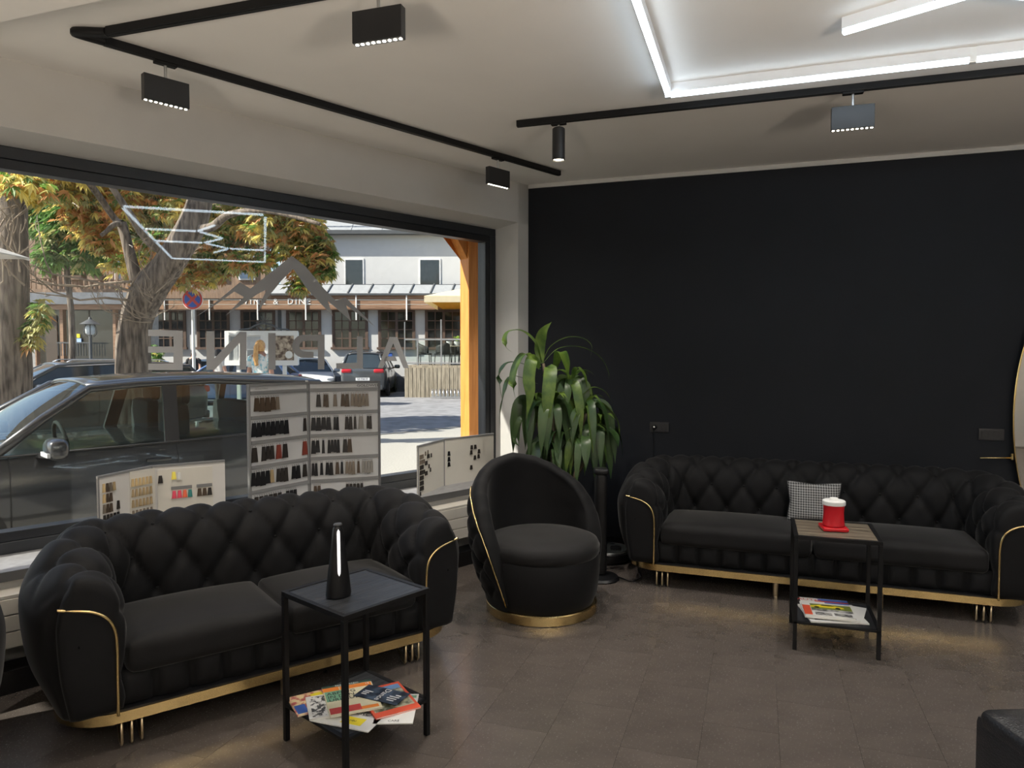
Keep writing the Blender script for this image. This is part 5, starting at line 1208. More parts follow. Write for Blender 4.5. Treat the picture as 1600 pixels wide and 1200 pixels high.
# ================================================================== parked cars: x forward, y left, z up from the road
M_TYRE = mat('tyre rubber', (.012, .012, .012), .85); M_RIM = mat('alloy rim', (.42, .42, .43), .35, .8)
M_CARGLASS = glass('car glass', (.62, .72, .69), 1.5); M_CARGLASSD = mat('far car glass', (.03, .04, .045), .05, spec=.8)
M_TRIMB = mat('black car trim', (.01, .01, .011), .5); M_INT = mat('dark car interior', (.022, .023, .025), .8); M_SEATC = mat('grey car seat', (.035, .036, .038), .85, var=.2)
M_LAMPW = mat('headlamp', (.6, .62, .65), .1, spec=.8); M_LAMPR = mat('tail lamp red', (.45, .012, .02), .15, spec=.8); M_PLATE = mat('number plate', (.75, .75, .75), .5)
def paint(name, c): return mat(name, c, .28, var=.02, coat=.8, spec=.5)
def make_car(label, loc, rz, pm, L=4.25, Wd=.89, roof=1.47, belt=.94, rear_top=-1.62, rear_base=-1.98, near=False, rails=False, chrome=False):
    c = thing('car', label, 'car', loc, rz)
    k = L / 4.25; xr = -2.10 * k; bz = belt
    st = [(-2.10 * k, .45, bz - .12, .70), (-2.06 * k, .30, bz - .02, .79), (-1.98 * k, .26, bz + .03, .83), (-1.6 * k, .22, bz + .035, .875), (-1.0 * k, .18, bz + .02, Wd), (0, .17, bz, Wd), (.75 * k, .17, bz - .02, Wd), (1.02 * k, .18, bz - .03, .885), (1.15 * k, .18, bz - .06, .88), (1.5 * k, .20, bz - .11, .865), (1.85 * k, .22, bz - .20, .81), (2.05 * k, .27, bz - .31, .72), (2.13 * k, .36, bz - .40, .62)]
    mb = MB(); rows = []
    for x, zb, zt, w in st:
        sec = [(0, zb), (w * .80, zb), (w * .95, zb + .06), (w * .985, zb + (zt - zb) * .32), (w, zb + (zt - zb) * .60), (w * .975, zb + (zt - zb) * .86), (w * .92, zt), (w * .80, zt + .012), (0, zt + .03)]
        rows.append([V((x, y, z)) for y, z in sec] + [V((x, -y, z)) for y, z in sec[-2:0:-1]])
    ns = len(rows[0]); mb.grid(lambda i, j: rows[i][j], len(rows), ns, cv=True)
    mb.add(rows[0], [tuple(range(ns))]); mb.add(rows[-1], [tuple(range(ns - 1, -1, -1))])
    body = mb.build('body', pm, c, smooth=45, weld=True)
    # greenhouse: roof skin, pillars, panes
    wb, wr = .815, .575
    def sy(z): return lerp(wb, wr, (z - bz) / (roof - .06 - bz))
    xwb, xrf = 1.03 * k, .36 * k; rt, rbx = rear_top * k, rear_base * k
    def rz_(x): return roof - .075 * ((x - (-.5 * k)) / (1.1 * k)) ** 2 * .9 if x > -.5 * k else roof - .055 * ((x + .5 * k) / (1.1 * k)) ** 2
    NXR = 12
    mb = MB(); mb.grid(lambda i, j: V((lerp(rt - .03, xrf, i / NXR), (j / 8 * 2 - 1) * (wr + .012), rz_(lerp(rt, xrf, i / NXR)) - .045 * abs(j / 8 * 2 - 1) ** 3)), NXR + 1, 9); mb.build('roof', pm, c, smooth=180, solid=.02)
    gl = M_CARGLASS if near else M_CARGLASSD
    mb = MB(); mb.grid(lambda i, j: V((lerp(xwb + .04 * (1 - (j / 6 * 2 - 1) ** 2), xrf, i / 6) , (j / 6 * 2 - 1) * lerp(.735, wr, i / 6), lerp(bz - .02, rz_(xrf) - .012 - .04 * abs(j / 6 * 2 - 1) ** 3, i / 6) + .03 * sin(pi * i / 6))), 7, 7); mb.build('windscreen', gl, c, smooth=180)
    mb = MB(); mb.grid(lambda i, j: V((lerp(rbx - .02, rt, i / 5), (j / 6 * 2 - 1) * lerp(.70, wr - .02, i / 5), lerp(bz + .03, rz_(rt) - .02 - .03 * abs(j / 6 * 2 - 1) ** 3, i / 5))), 6, 7); mb.build('rear_window', gl, c, smooth=180)
    zr = lambda x: rz_(x) - .055
    for sg in (-1, 1):
        pil = MB(); P = lambda x, z, o=0: V((x, sg * (sy(z) + o), z))
        pil.tube([P(xwb + .02, bz - .03), P(lerp(xwb, xrf, .5), lerp(bz, zr(xrf), .52)), P(xrf, zr(xrf)), P(0, zr(0)), P(-.6 * k, zr(-.6 * k)), P(rt, zr(rt)), P(lerp(rt, rbx, .5), lerp(zr(rt), bz, .5)), P(rbx, bz + .02)], [.04, .036, .034, .032, .032, .04, .06, .07], 8)
        pil.build('roof_pillar', pm, c, smooth=180)
        bp = MB(); bp.bar(P(-.17 * k, bz - .02, .0), P(-.24 * k, zr(-.2 * k), .0), .03, .11, up=(1, 0, 0)); bp.bar(P(-1.22 * k, bz, 0), P(-1.20 * k, zr(-1.2 * k), 0), .03, .06, up=(1, 0, 0)); bp.build('door_pillar', M_TRIMB, c)
        def pane(nm, pts): MB().add([P(x, z, .004) for x, z in pts], [tuple(range(len(pts)))]).build(nm, gl, c)
        xm = lerp(xwb, xrf, .55)
        pane('side_window', [(xwb - .10, bz - .01), (-.17 * k, bz), (-.22 * k, zr(-.2 * k)), (xrf, zr(xrf)), (xm, lerp(bz, zr(xrf), .56))])
        pane('side_window', [(-.22 * k, bz), (-1.22 * k, bz + .02), (-1.20 * k, zr(-1.2 * k)), (-.26 * k, zr(-.26 * k))])
        pane('side_window', [(-1.24 * k, bz + .02), (rbx + .10, bz + .03), (rt - .02, zr(rt) - .01), (-1.22 * k, zr(-1.22 * k))])
        MB().tube([P(xwb, bz - .012, .018), P(-.2 * k, bz - .005, .02), P(rbx + .1, bz + .02, .018)], .009, 6).build('belt_trim', M_CHROME if chrome else M_TRIMB, c, smooth=180)
        if chrome: MB().tube([P(xwb - .1, bz + .0, .02), P(xm, lerp(bz, zr(xrf), .56), .02), P(xrf, zr(xrf), .02), P(-.6 * k, zr(-.6 * k), .02), P(rt, zr(rt) - .01, .02), P(rbx + .1, bz + .03, .02)], .011, 6).build('window_trim', M_CHROME, c, smooth=180)
        m_ = MB().rbox((.68 * k, sg * (wb + .20), bz + .035), (.14, .24, .155), .06, n=6); mo = m_.build('wing_mirror', pm, c, smooth=180)
        MB().bar((.74 * k, sg * (wb + .0), bz - .02), (.69 * k, sg * (wb + .14), bz - .02), .06, .035).build('mirror_arm', M_TRIMB, mo)
        MB().obox((.745 * k, sg * (wb + .20), bz + .0), (.02, 0, 0), (0, .19, 0), (0, 0, .03)).build('indicator', M_LAMPW, mo)
        for xh in (-.05 * k, -1.0 * k): MB().rbox((xh, sg * (Wd * .985), bz - .13), (.19, .035, .03), .012, n=3).build('door_handle', pm, c, smooth=60)
        se = MB()
        for xs in (.93 * k, -.20 * k, -1.22 * k):
            se.tube([V((xs, sg * Wd * .925, bz - .01)), V((xs, sg * Wd * .993, bz - .12)), V((xs, sg * (Wd + .001), bz - .3)), V((xs, sg * Wd * .99, .42)), V((xs + .02, sg * Wd * .955, .25))], .004, 5)
        se.build('door_seam', M_TRIMB, c)
        MB().rbox((1.93 * k, sg * .62, bz - .27), (.32, .30, .13), .05, n=5).build('headlamp', M_LAMPW, c, smooth=180)
        MB().rbox((xr + .05, sg * .60, bz - .08), (.16, .38, .15), .05, n=5).build('tail_lamp', M_LAMPR, c, smooth=180)
        for xw in (1.32 * k, -1.30 * k):
            MB().lathe([(.0, -.02), (.38, -.02), (.38, .012), (0, .012)], 28, (xw, sg * (Wd - .005), .33), axis=(V((1, 0, 0)), V((0, 0, 1)), V((0, sg, 0)))).build('wheel_arch', M_TRIMB, c)
            w = MB().lathe([(.20, -.10), (.30, -.10), (.322, -.07), (.322, .01), (.30, .035), (.215, .035), (.20, .02)], 28, (xw, sg * (Wd - .01), .322), axis=(V((1, 0, 0)), V((0, 0, 1)), V((0, sg, 0)))).build('wheel', M_TYRE, c, smooth=50)
            rm = MB().lathe([(0, .012), (.05, .012), (.05, .018), (0, .018)], 16, (xw, sg * (Wd - .01), .322), axis=(V((1, 0, 0)), V((0, 0, 1)), V((0, sg, 0))))
            for q in range(7):
                a = q * 2 * pi / 7; rm.bar(V((xw + .04 * cos(a), sg * (Wd + .006), .322 + .04 * sin(a))), V((xw + .21 * cos(a), sg * (Wd + .006), .322 + .21 * sin(a))), .035, .02, up=(0, sg, 0))
            rm.build('rim', M_RIM, w)
        if rails: MB().tube([P(.2 * k, zr(.2 * k) + .06, -.02), P(.1 * k, zr(.1 * k) + .10, -.02), P(-1.3 * k, zr(-1.3 * k) + .10, -.02), P(-1.45 * k, zr(-1.45 * k) + .06, -.02)], .014, 6).build('roof_rail', M_CHROME, c, smooth=180)
    MB().box(xr - .012, -.26, .62, xr + .02, .26, .73).build('number_plate', M_PLATE, c)
    MB().rbox((2.08 * k, 0, .34), (.16, 1.2, .14), .05, n=4).build('front_grille', M_TRIMB, c, smooth=60)
    MB().rbox((xr + .04, 0, .36), (.16, 1.5, .20), .06, n=4).build('rear_bumper', pm, c, smooth=60)
    # what shows through the glass
    for x, y in ((-.05 * k, .36), (-.05 * k, -.36)):
        s_ = MB().rbox((x - .04, y, .62), (.50, .50, .16), .06, n=4).rbox((x - .30, y, .92), (.14, .48, .62), .06, n=4).build('seat', M_SEATC, c, smooth=60)
        MB().rbox((x - .36, y, bz + .36), (.10, .27, .19), .045, n=4).build('headrest', M_SEATC, s_, smooth=60)
    MB().rbox((-1.15 * k, 0, .86), (.16, 1.25, .66), .06, n=4).build('rear_bench', M_SEATC, c, smooth=60)
    MB().rbox((.82 * k, 0, bz - .12), (.42, 1.40, .22), .07, n=4).build('dashboard', M_INT, c, smooth=60)
    MB().tube([V((.50 * k + .03 * sin(a) , .36 + .185 * cos(a), bz + .0 + .17 * sin(a))) for a in [q * 2 * pi / 20 for q in range(20)]], .016, 6, closed=True).build('steering_wheel', M_INT, c, smooth=180)
    return c
RW = math.atan2(-WD.y, -WD.x)                            # heading along the window wall, to the left
M_NEARCAR = paint('dark anthracite car paint', (.022, .023, .026))
make_car('dark anthracite hatchback parked close outside the window', win(2.39, 1.80 + .89, GZ), RW, M_NEARCAR, near=True)
e = D(100, 575, 13.9)
make_car('dark grey estate car with chrome window trim beyond the near hatchback', V((e.x, e.y, GZ)) + WD * .15, RW, paint('graphite estate paint', (.03, .031, .033)), L=4.75, roof=1.50, belt=.98, rear_top=-1.80, rear_base=-2.02, rails=True, chrome=True)
p = D(560, 580, 26.8)
mpv = make_car('dark grey people carrier seen from behind in the car park', V((p.x, p.y, GZ)) + F0 * 2.3, YAW + radians(4), paint('grey people carrier paint', (.055, .06, .065)), L=4.7, roof=1.74, belt=1.06, rear_top=-1.86, rear_base=-2.04, rails=True)
text('SZ 738 FF', 'lettering', M_INK, mpv, basis((-2.10 * 4.7 / 4.25 - .014, 0, .675), (0, -1, 0), (0, 0, 1), (-1, 0, 0)), .10, .001)
MB().lathe([(0, 0), (.055, 0), (.06, .01), (.04, .015), (0, .01)], 20, (-2.06 * 4.7 / 4.25 - .02, 0, .93), axis=(V((0, 1, 0)), V((0, 0, 1)), V((-1, 0, 0)))).build('tailgate_badge', M_CHROME, mpv, smooth=60)
p = D(484, 590, 29.0)
make_car('white hatchback between the notice board and the people carrier', V((p.x, p.y, GZ)), YAW + radians(200), paint('white car paint', (.68, .69, .69)))
p = D(362, 590, 23.4)
make_car('blue car half hidden behind the notice board posts', V((p.x, p.y, GZ)), YAW + radians(95), paint('mid blue car paint', (.08, .16, .34)))
p = D(322, 590, 28.0)
make_car('pale blue car behind the traffic sign pole', V((p.x, p.y, GZ)), YAW + radians(80), paint('pale blue car paint', (.42, .55, .66)), roof=1.42)
# ================================================================== trees
M_BARK = mat('grey brown bark', (.045, .034, .026), .9, col2=(.21, .17, .135), scale=6, stretch=(3.2, 3.2, .5), detail=10, bump=.9, bscale=9)
LEAFM = [mat('chestnut leaf green', (.14, .25, .05), .55, var=.25, scale=1.5, trans=.45), mat('chestnut leaf yellow', (.78, .66, .20), .55, var=.25, scale=1.5, trans=.45),
         mat('chestnut leaf rust', (.66, .34, .13), .6, var=.3, scale=1.5, trans=.4), mat('chestnut leaf olive', (.46, .45, .18), .55, var=.25, scale=1.5, trans=.45), mat('lush leaf green', (.10, .20, .05), .5, var=.25, scale=1.5, trans=.45)]
def trunk(mb, pts, rad, seed, n=18, k=8):
    P = catmull(pts, k); m = len(P); R_ = [0] * m
    for i in range(m):
        t = i / k; a = min(int(t), len(rad) - 2); R_[i] = lerp(rad[a], rad[a + 1], min(1, t - a))
    rows = []; ref = V((1, 0, 0))
    for i, p in enumerate(P):
        t = (P[min(i + 1, m - 1)] - P[max(i - 1, 0)]).normalized(); a = (ref - t * ref.dot(t)).normalized(); b = t.cross(a); ref = a
        row = []
        for q in range(n):
            an = 2 * pi * q / n; v = a * cos(an) + b * sin(an)
            row.append(p + v * R_[i] * (1 + .13 * noise.noise(V((cos(an) * 2.2, sin(an) * 2.2, p.z * .8 + seed))) + .05 * noise.noise(V((cos(an) * 7, sin(an) * 7, p.z * 2 + seed)))))
        rows.append(row)
    mb.grid(lambda i, j: rows[i][j], m, n, cv=True); mb.add(rows[-1], [tuple(range(n))]); return mb
def leaf_cluster(mb, c, size, rg, mi, down=.6):
    """a hand of five long leaflets hanging from one stalk"""
    ax = V((rg.uniform(-1, 1), rg.uniform(-1, 1), rg.uniform(-.6, .4))).normalized(); up = V((rg.uniform(-.4, .4), rg.uniform(-.4, .4), 1)).normalized()
    sd = ax.cross(up).normalized()
    for q in range(5):
        a = (q - 2) * .55; d = (ax * cos(a) + sd * sin(a)); L_ = size * (1 - .12 * abs(q - 2)); dr = V((0, 0, -1)) * down * L_
        p1 = c + d * L_ * .55 + dr * .25; p2 = c + d * L_ + dr * .9; w = d.cross(up).normalized() * L_ * .17
        mb.add([c, p1 - w, p1 + w, p2], [(0, 1, 3, 2)], mi)
def blob(mb, cx, cy, rx, ry, d, rd, n, size, pal, rg):
    for _ in range(n):
        while True:
            a, b, e = rg.uniform(-1, 1), rg.uniform(-1, 1), rg.uniform(-1, 1)
            if a * a + b * b + e * e <= 1: break
        leaf_cluster(mb, D(cx + a * rx, cy + b * ry, d + e * rd), size * rg.uniform(.7, 1.25), rg, rg.choices(range(5), pal)[0])
def twig(mb, a, L_, dirv, rg, depth=0, r=.012):
    pts = [a]; d = V(dirv).normalized()
    for _ in range(5):
        d = (d + V((rg.uniform(-.35, .35), rg.uniform(-.35, .35), rg.uniform(-.25, .45)))).normalized(); pts.append(pts[-1] + d * L_ / 5)
    mb.tube(pts, [r * (1 - .15 * i) for i in range(6)], 5)
    if depth < 2:
        for q in (2, 3, 4):
            if rg.random() < .75: twig(mb, pts[q], L_ * .55, d + V((rg.uniform(-1, 1), rg.uniform(-1, 1), rg.uniform(-.5, .9))), rg, depth + 1, r * .6)
    return pts
rg = random.Random(21)
A1 = (.5, .9, 1, 1.4, .0); RUST = (.3, 1.3, 1.7, 1.1, 0); YEL = (.6, 2.4, .8, 1.4, 0); GRN = (.6, .1, .05, .4, 2.2); OLV = (1.0, .5, .9, 1.6, 0)
d1_ = 12.0
b1 = D(212, 660, d1_); 
t1 = thing('chestnut_tree', 'leaning chestnut tree with rust and yellow leaves behind the near car', 'tree', V((b1.x, b1.y, GZ)))
O = t1.location
mb = MB(); trunk(mb, [V((b1.x, b1.y, GZ - .1)), D(209, 560, d1_), D(214, 500, d1_), D(233, 455, d1_ - .05), D(262, 415, d1_ - .1), D(293, 365, d1_ - .1), D(312, 315, d1_), D(318, 250, d1_ + .2), D(330, 150, d1_ + .5)], [.36, .265, .25, .27, .24, .24, .20, .17, .12], 3)
mb.build('trunk', M_BARK, t1, smooth=180, origin=O)
mb = MB(); trunk(mb, [D(222, 470, d1_), D(211, 430, d1_ - .1), D(200, 385, d1_ - .15), D(190, 348, d1_ - .15)], [.13, .10, .085, .075], 9, 12)
trunk(mb, [D(192, 352, d1_ - .15), D(180, 350, d1_ - .3), D(166, 362, d1_ - .4), D(158, 368, d1_ - .45)], [.05, .045, .035, .03], 5, 8)
trunk(mb, [D(190, 350, d1_ - .15), D(178, 340, d1_ - .1), D(150, 300, d1_ - .5), D(110, 250, d1_ - 1)], [.06, .05, .05, .04], 6, 8)
for q in ([(296, 360), (330, 355), (360, 335), (420, 330), (500, 350)], [(315, 300), (350, 270), (420, 250), (520, 280), (525, 340)], [(275, 400), (235, 380), (200, 330), (160, 270)], [(312, 310), (260, 260), (200, 240), (120, 260)]):
    trunk(mb, [D(x, y, d1_ - .3 * i) for i, (x, y) in enumerate(q)], [.09, .07, .055, .04, .025][:len(q)], rg.random() * 9, 8)
mb.build('branch', M_BARK, t1, smooth=180, origin=O)
mb = MB(); M_TWIG = mat('pale twig', (.24, .19, .14), .85, var=.2)
for _ in range(15):
    a = D(rg.uniform(196, 246), rg.uniform(440, 505), d1_ - .25); sx = rg.choice((-1, -1, 1)); twig(mb, a, rg.uniform(.35, .75), RT * sx * rg.uniform(.4, 1.2) - F0 * .5 + UP * rg.uniform(-.25, .6), rg)
for y in (440, 455, 470): twig(mb, D(205, y, d1_ - .25), 1.9, -RT * 1.0 + UP * (-.02 if y > 450 else .10), rg, r=.024)
tag(mb.build('twigs', M_TWIG, t1, origin=O), kind='stuff')
mb = MB()
for args in ((100, 280, 60, 32, 13.8, .8, 357, 0.188, YEL), (40, 278, 50, 16, 13.2, .6, 187, 0.179, YEL), (160, 315, 60, 40, 14.4, .8, 510, 0.179, RUST), (130, 340, 40, 30, 14.6, .6, 187, 0.179, RUST), (160, 372, 35, 24, 14.1, .5, 204, 0.169, RUST), (215, 315, 60, 30, 15.4, .8, 561, 0.179, A1), (180, 415, 30, 14, 14.2, .4, 51, 0.150, YEL), (205, 395, 40, 30, 15.6, .4, 153, 0.169, OLV),
             (270, 325, 60, 30, 15.6, 1.0, 476, 0.179, OLV), (300, 430, 60, 22, 16.0, .6, 272, 0.179, RUST), (350, 350, 55, 40, 15.8, 1.0, 646, 0.179, OLV), (410, 345, 55, 40, 15.4, 1.0, 680, 0.179, OLV), (465, 365, 48, 45, 15.0, .8, 714, 0.179, A1), (500, 400, 28, 40, 14.8, .5, 340, 0.179, A1), (478, 425, 26, 32, 14.8, .4, 221, 0.169, OLV), (392, 405, 45, 22, 15.2, .5, 255, 0.169, OLV), (466, 446, 16, 13, 14.8, .3, 51, 0.159, (1.5, .3, .4, 1, 0)), (340, 405, 50, 24, 15.8, .5, 289, 0.179, (.8, .5, 1.2, 1.6, 0)),
             (395, 300, 22, 22, 14.0, .3, 68, 0.188, YEL), (405, 355, 22, 26, 14.0, .3, 78, 0.179, YEL), (270, 325, 30, 18, 14.0, .3, 68, 0.188, YEL), (310, 240, 260, 45, 14.8, 1.5, 1530, 0.188, A1), (212, 512, 16, 9, 14.5, .2, 68, 0.112, OLV), (220, 445, 30, 30, 14.4, .3, 57, 0.112, (.3, 1, 2, .8, 0)), (60, 230, 150, 30, 13.4, 1.2, 510, 0.188, YEL), (120, 305, 40, 16, 13.8, .4, 102, 0.150, OLV)):
    blob(mb, *args, rg)
tag(mb.build('foliage', LEAFM, t1, origin=O), kind='stuff')
d2_ = 11.0
b2 = D(12, 660, d2_); t2 = thing('tree', 'thick rough barked tree trunk at the far left of the window', 'tree', V((b2.x, b2.y, GZ))); O = t2.location
mb = MB(); trunk(mb, [V((b2.x, b2.y, GZ - .1)), D(12, 560, d2_), D(13, 500, d2_), D(15, 430, d2_), D(18, 360, d2_), D(22, 290, d2_), D(28, 200, d2_)], [.36, .295, .28, .26, .22, .19, .16], 12)
mb.build('trunk', M_BARK, t2, smooth=180, origin=O)
mb = MB()
for _ in range(12): twig(mb, D(rg.uniform(-10, 40), rg.uniform(330, 470), d2_ - .4), rg.uniform(.5, 1.1), RT * rg.uniform(-.3, 1) - F0 * .4 + UP * rg.uniform(-.5, .6), rg, r=.015)
tag(mb.build('twigs', M_TWIG, t2, origin=O), kind='stuff')
mb = MB(); blob(mb, 62, 490, 14, 30, d2_, .2, 70, .17, (.5, .6, .1, 1.6, .4), rg); blob(mb, 48, 520, 14, 22, d2_, .2, 60, .16, (.5, .4, .1, 1.6, .4), rg)
blob(mb, 22, 282, 42, 22, 10.3, .35, 110, .17, YEL, rg); blob(mb, 60, 300, 24, 26, 10.4, .3, 60, .16, (.6, 1.6, .9, 1.4, .2), rg)
tag(mb.build('foliage', LEAFM, t2, origin=O), kind='stuff')
b3 = D(112, 600, 20.0); t3 = thing('tree', 'lush dark green tree hanging before the timber balcony', 'tree', V((b3.x, b3.y, GZ))); O = t3.location
mb = MB(); trunk(mb, [V((b3.x, b3.y, GZ)), D(112, 500, 20), D(105, 420, 20), D(110, 330, 20)], [.09, .08, .07, .05], 2, 10); mb.build('trunk', M_BARK, t3, smooth=180, origin=O)
mb = MB()
for args in ((95, 350, 45, 38, 20, 1, 380, .34, GRN), (80, 395, 24, 24, 19.6, .6, 120, .32, GRN), (130, 385, 42, 28, 20, .8, 260, .34, GRN), (150, 360, 40, 40, 20.5, .8, 240, .34, GRN), (185, 370, 30, 40, 20.5, .6, 120, .32, OLV), (60, 330, 30, 40, 20.4, .6, 160, .3, GRN), (250, 360, 60, 50, 21, .6, 300, .32, OLV)): blob(mb, *args, rg)
tag(mb.build('foliage', LEAFM, t3, origin=O), kind='stuff')
for i, (x, y, rx, ry) in enumerate(((73, 420, 9, 8), (118, 422, 10, 8), (150, 424, 10, 7))):
    c = D(x, y + ry, 24.7); o = thing('flower_box', ('left', 'middle', 'right')[i] + ' one of the three leafy flower boxes on the timber balcony rail', 'planter', c)
    MB().obox(c - UP * .08, RT * .5, F0 * .2, UP * .16).build('box', M_OLDWOOD, o, origin=c)
    mb = MB(); blob(mb, x, y, rx, ry, 24.7, .15, 55, .16, (.2, .1, .05, .4, 2), rg); tag(mb.build('foliage', LEAFM, o, origin=c), kind='stuff')
c = D(240, 560, 24.0); o = thing('shrub', 'bright green shrub low beside the leaning tree trunk', 'shrub', V((c.x, c.y, GZ)))
mb = MB(); blob(mb, 242, 560, 12, 24, 24, .4, 130, .2, GRN, rg); tag(mb.build('foliage', LEAFM, o, origin=o.location), kind='stuff')
MB().tube([V((c.x, c.y, GZ)), c], .03, 6).build('stem', M_CANE, o, origin=o.location)

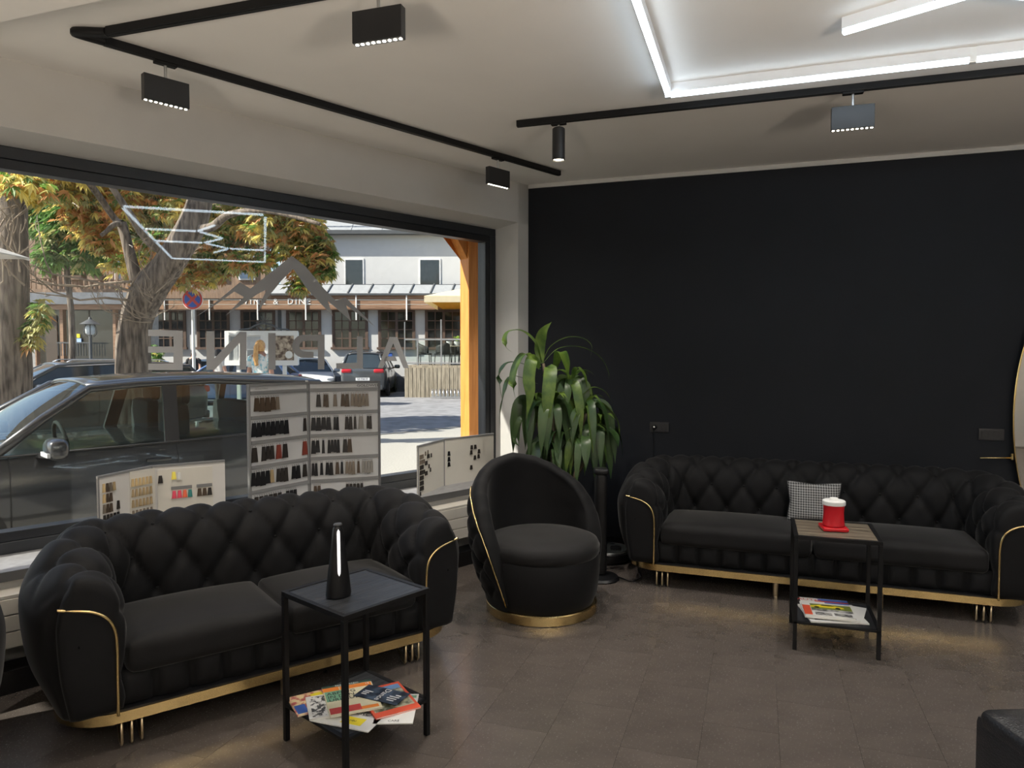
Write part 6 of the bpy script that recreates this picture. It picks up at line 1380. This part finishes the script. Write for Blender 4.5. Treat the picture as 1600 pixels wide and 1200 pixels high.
# ================================================================== people in the street
def person(label, loc, rz, height, shirt, hair, trousers, ponytail=False, arm=(0.0, 0.0)):
    """standing figure facing local -y"""
    t = thing('person', label, 'person', loc, rz); s = height / 1.70
    M_SKIN = mat('skin', (.50, .27, .19), .6, var=.05)
    bm = bmesh.new(); sk = bm.verts.layers.skin.verify(); vv = {}
    def vt(n, x, y, z, r, r2=None):
        v = bm.verts.new((x * s, y * s, z * s)); v[sk].radius = (r * s, (r2 or r) * s); vv[n] = v; return v
    def ed(*ns):
        for a, b in zip(ns, ns[1:]): bm.edges.new((vv[a], vv[b]))
    vt('pelvis', 0, 0, .93, .15, .11)[sk].use_root = True
    vt('waist', 0, 0, 1.08, .125, .09); vt('chest', 0, 0, 1.27, .15, .105); vt('neckbase', 0, .01, 1.42, .075, .06); vt('neck', 0, 0, 1.49, .05); vt('skull', 0, -.005, 1.58, .075, .085); vt('crown', 0, .005, 1.645, .062, .07)
    ed('pelvis', 'waist', 'chest', 'neckbase', 'neck', 'skull', 'crown')
    for k, sg in (('l', 1), ('r', -1)):
        fw = arm[0 if sg > 0 else 1]
        vt('sh' + k, sg * .17, .01, 1.385, .055); vt('el' + k, sg * .225, .02 - fw * .12, 1.10, .042); vt('wr' + k, sg * .225, -.04 - fw * .30, .87 + fw * .16, .028); vt('hn' + k, sg * .222, -.06 - fw * .36, .80 + fw * .2, .03, .018)
        ed('neckbase', 'sh' + k, 'el' + k, 'wr' + k, 'hn' + k)
        for q in range(4): vt('f%d%s' % (q, k), sg * (.222 + (q - 1.5) * .004), -.05 - fw * .40 - (q - 1.5) * .018, .715 + fw * .24 + abs(q - 1.4) * .008, .0085); ed('hn' + k, 'f%d%s' % (q, k))
        vt('th' + k, sg * .20, -.10 - fw * .36, .765 + fw * .2, .010); ed('hn' + k, 'th' + k)
        vt('hip' + k, sg * .095, 0, .86, .09); vt('kn' + k, sg * .10, -.01, .48, .058); vt('an' + k, sg * .10, .02, .09, .038); vt('toe' + k, sg * .11, -.14, .03, .034, .028)
        ed('pelvis', 'hip' + k, 'kn' + k, 'an' + k, 'toe' + k)
    me = bpy.data.meshes.new('tmp'); bm.to_mesh(me); bm.free()
    o = bpy.data.objects.new('tmp', me); COL.objects.link(o); o.modifiers.new('s', 'SKIN'); ss = o.modifiers.new('u', 'SUBSURF'); ss.levels = 1; ss.render_levels = 1
    fm = bpy.data.meshes.new_from_object(o.evaluated_get(bpy.context.evaluated_depsgraph_get())); bpy.data.objects.remove(o)
    fm.name = 'body'; fm.materials.clear(); fm.materials.append(M_SKIN); fm.materials.append(trousers)
    for p_ in fm.polygons:
        p_.use_smooth = True; p_.material_index = 1 if p_.center.z < .98 * s and abs(p_.center.x) < .185 * s else 0
    b = bpy.data.objects.new('body', fm); COL.objects.link(b); b.parent = t
    # shirt: shell following the torso and upper arms, hemmed below the waist
    sm = MB()
    for prof in ([(.165, .125, .88), (.155, .115, .98), (.145, .105, 1.08), (.165, .118, 1.2), (.178, .122, 1.31), (.165, .105, 1.39), (.10, .075, 1.44), (.07, .06, 1.455)],):
        sm.grid(lambda i, j: V((prof[i][0] * s * cos(2 * pi * j / 24), prof[i][1] * s * sin(2 * pi * j / 24), prof[i][2] * s)), len(prof), 24, cv=True)
    for k, sg in (('l', 1), ('r', -1)):
        fw = arm[0 if sg > 0 else 1]; sm.tube([V((sg * .13 * s, .01 * s, 1.39 * s)), V((sg * .175 * s, .01 * s, 1.375 * s)), V((sg * .215 * s, (.015 - fw * .05) * s, 1.22 * s))], [.07 * s, .068 * s, .06 * s], 12)
    sm.build('shirt', shirt, t, smooth=180)
    hm = MB()
    def hp(i, j):
        th, ph = pi * i / 12 * .62, 2 * pi * j / 20; ext = .0 if sin(ph) < -.2 else .06 * sstep(6, 12, i)
        return V((.088 * s * sin(th) * cos(ph), .012 * s + .102 * s * sin(th) * sin(ph) * (1 if sin(ph) > 0 else .86), 1.595 * s + .105 * s * cos(th) - ext * s))
    hm.grid(hp, 13, 20, cv=True)
    if ponytail: hm.tube(catmull([(0, .085 * s, 1.62 * s), (0, .135 * s, 1.58 * s), (.01 * s, .14 * s, 1.46 * s), (.012 * s, .135 * s, 1.32 * s), (.0, .13 * s, 1.24 * s)], 5), [.03 * s] * 5 + [.042 * s] * 5 + [.045 * s] * 5 + [.035 * s] * 5 + [.01 * s], 10)
    hm.build('hair', hair, t, smooth=180)
    fc = MB()                                             # face: nose, brows, mouth; ears on the sides
    fc.add([V((0, -.118 * s, 1.565 * s)), V((-.014 * s, -.092 * s, 1.558 * s)), V((.014 * s, -.092 * s, 1.558 * s)), V((0, -.090 * s, 1.60 * s))], [(0, 1, 3), (0, 3, 2), (0, 2, 1)])
    fc.build('nose', M_SKIN, t, smooth=60)
    for sg in (-1, 1):
        MB().rbox((sg * .03 * s, -.086 * s, 1.592 * s), (.022 * s, .012 * s, .011 * s), .005 * s, n=3).build('eye', M_WHITE, t, smooth=180)
        MB().rbox((sg * .083 * s, .005 * s, 1.575 * s), (.016 * s, .035 * s, .055 * s), .007 * s, n=3).build('ear', M_SKIN, t, smooth=180)
    MB().rbox((0, -.086 * s, 1.528 * s), (.045 * s, .010 * s, .012 * s), .004 * s, n=3).build('mouth', mat('lips', (.36, .12, .10), .5), t, smooth=180)
    return t
M_FLORAL = mat('white and aqua patterned cotton', (.25, .52, .60), .8, col2=(.80, .82, .80), scale=16, thr=(.40, .52))
M_BLONDE = mat('strawberry blonde hair', (.45, .22, .07), .5, col2=(.75, .45, .18), scale=12, stretch=(12, 12, 1)); M_DARKH = mat('dark hair', (.02, .015, .012), .5)
w = D(408, 600, 14.2)
person('woman with long blonde ponytail in a white and aqua patterned top, seen from behind', V((w.x, w.y, GZ)), YAW + radians(78), 1.92, M_FLORAL, M_BLONDE, mat('denim', (.05, .08, .15), .8), True)
w = D(303, 600, 25.0)
person('person in a dark t-shirt standing behind the traffic sign pole', V((w.x, w.y, GZ)), YAW - radians(75), 1.74, mat('black cotton', (.02, .02, .022), .85), M_DARKH, mat('grey trousers', (.08, .08, .085), .8), False, (1.0, .2))
w = D(343, 600, 20.6)
person('dark haired person in a pale shirt behind the mirrored window lettering', V((w.x, w.y, GZ)), YAW + radians(60), 1.78, mat('pale cotton', (.6, .58, .55), .85), M_DARKH, MATS['grey trousers'], False, (.3, .3))
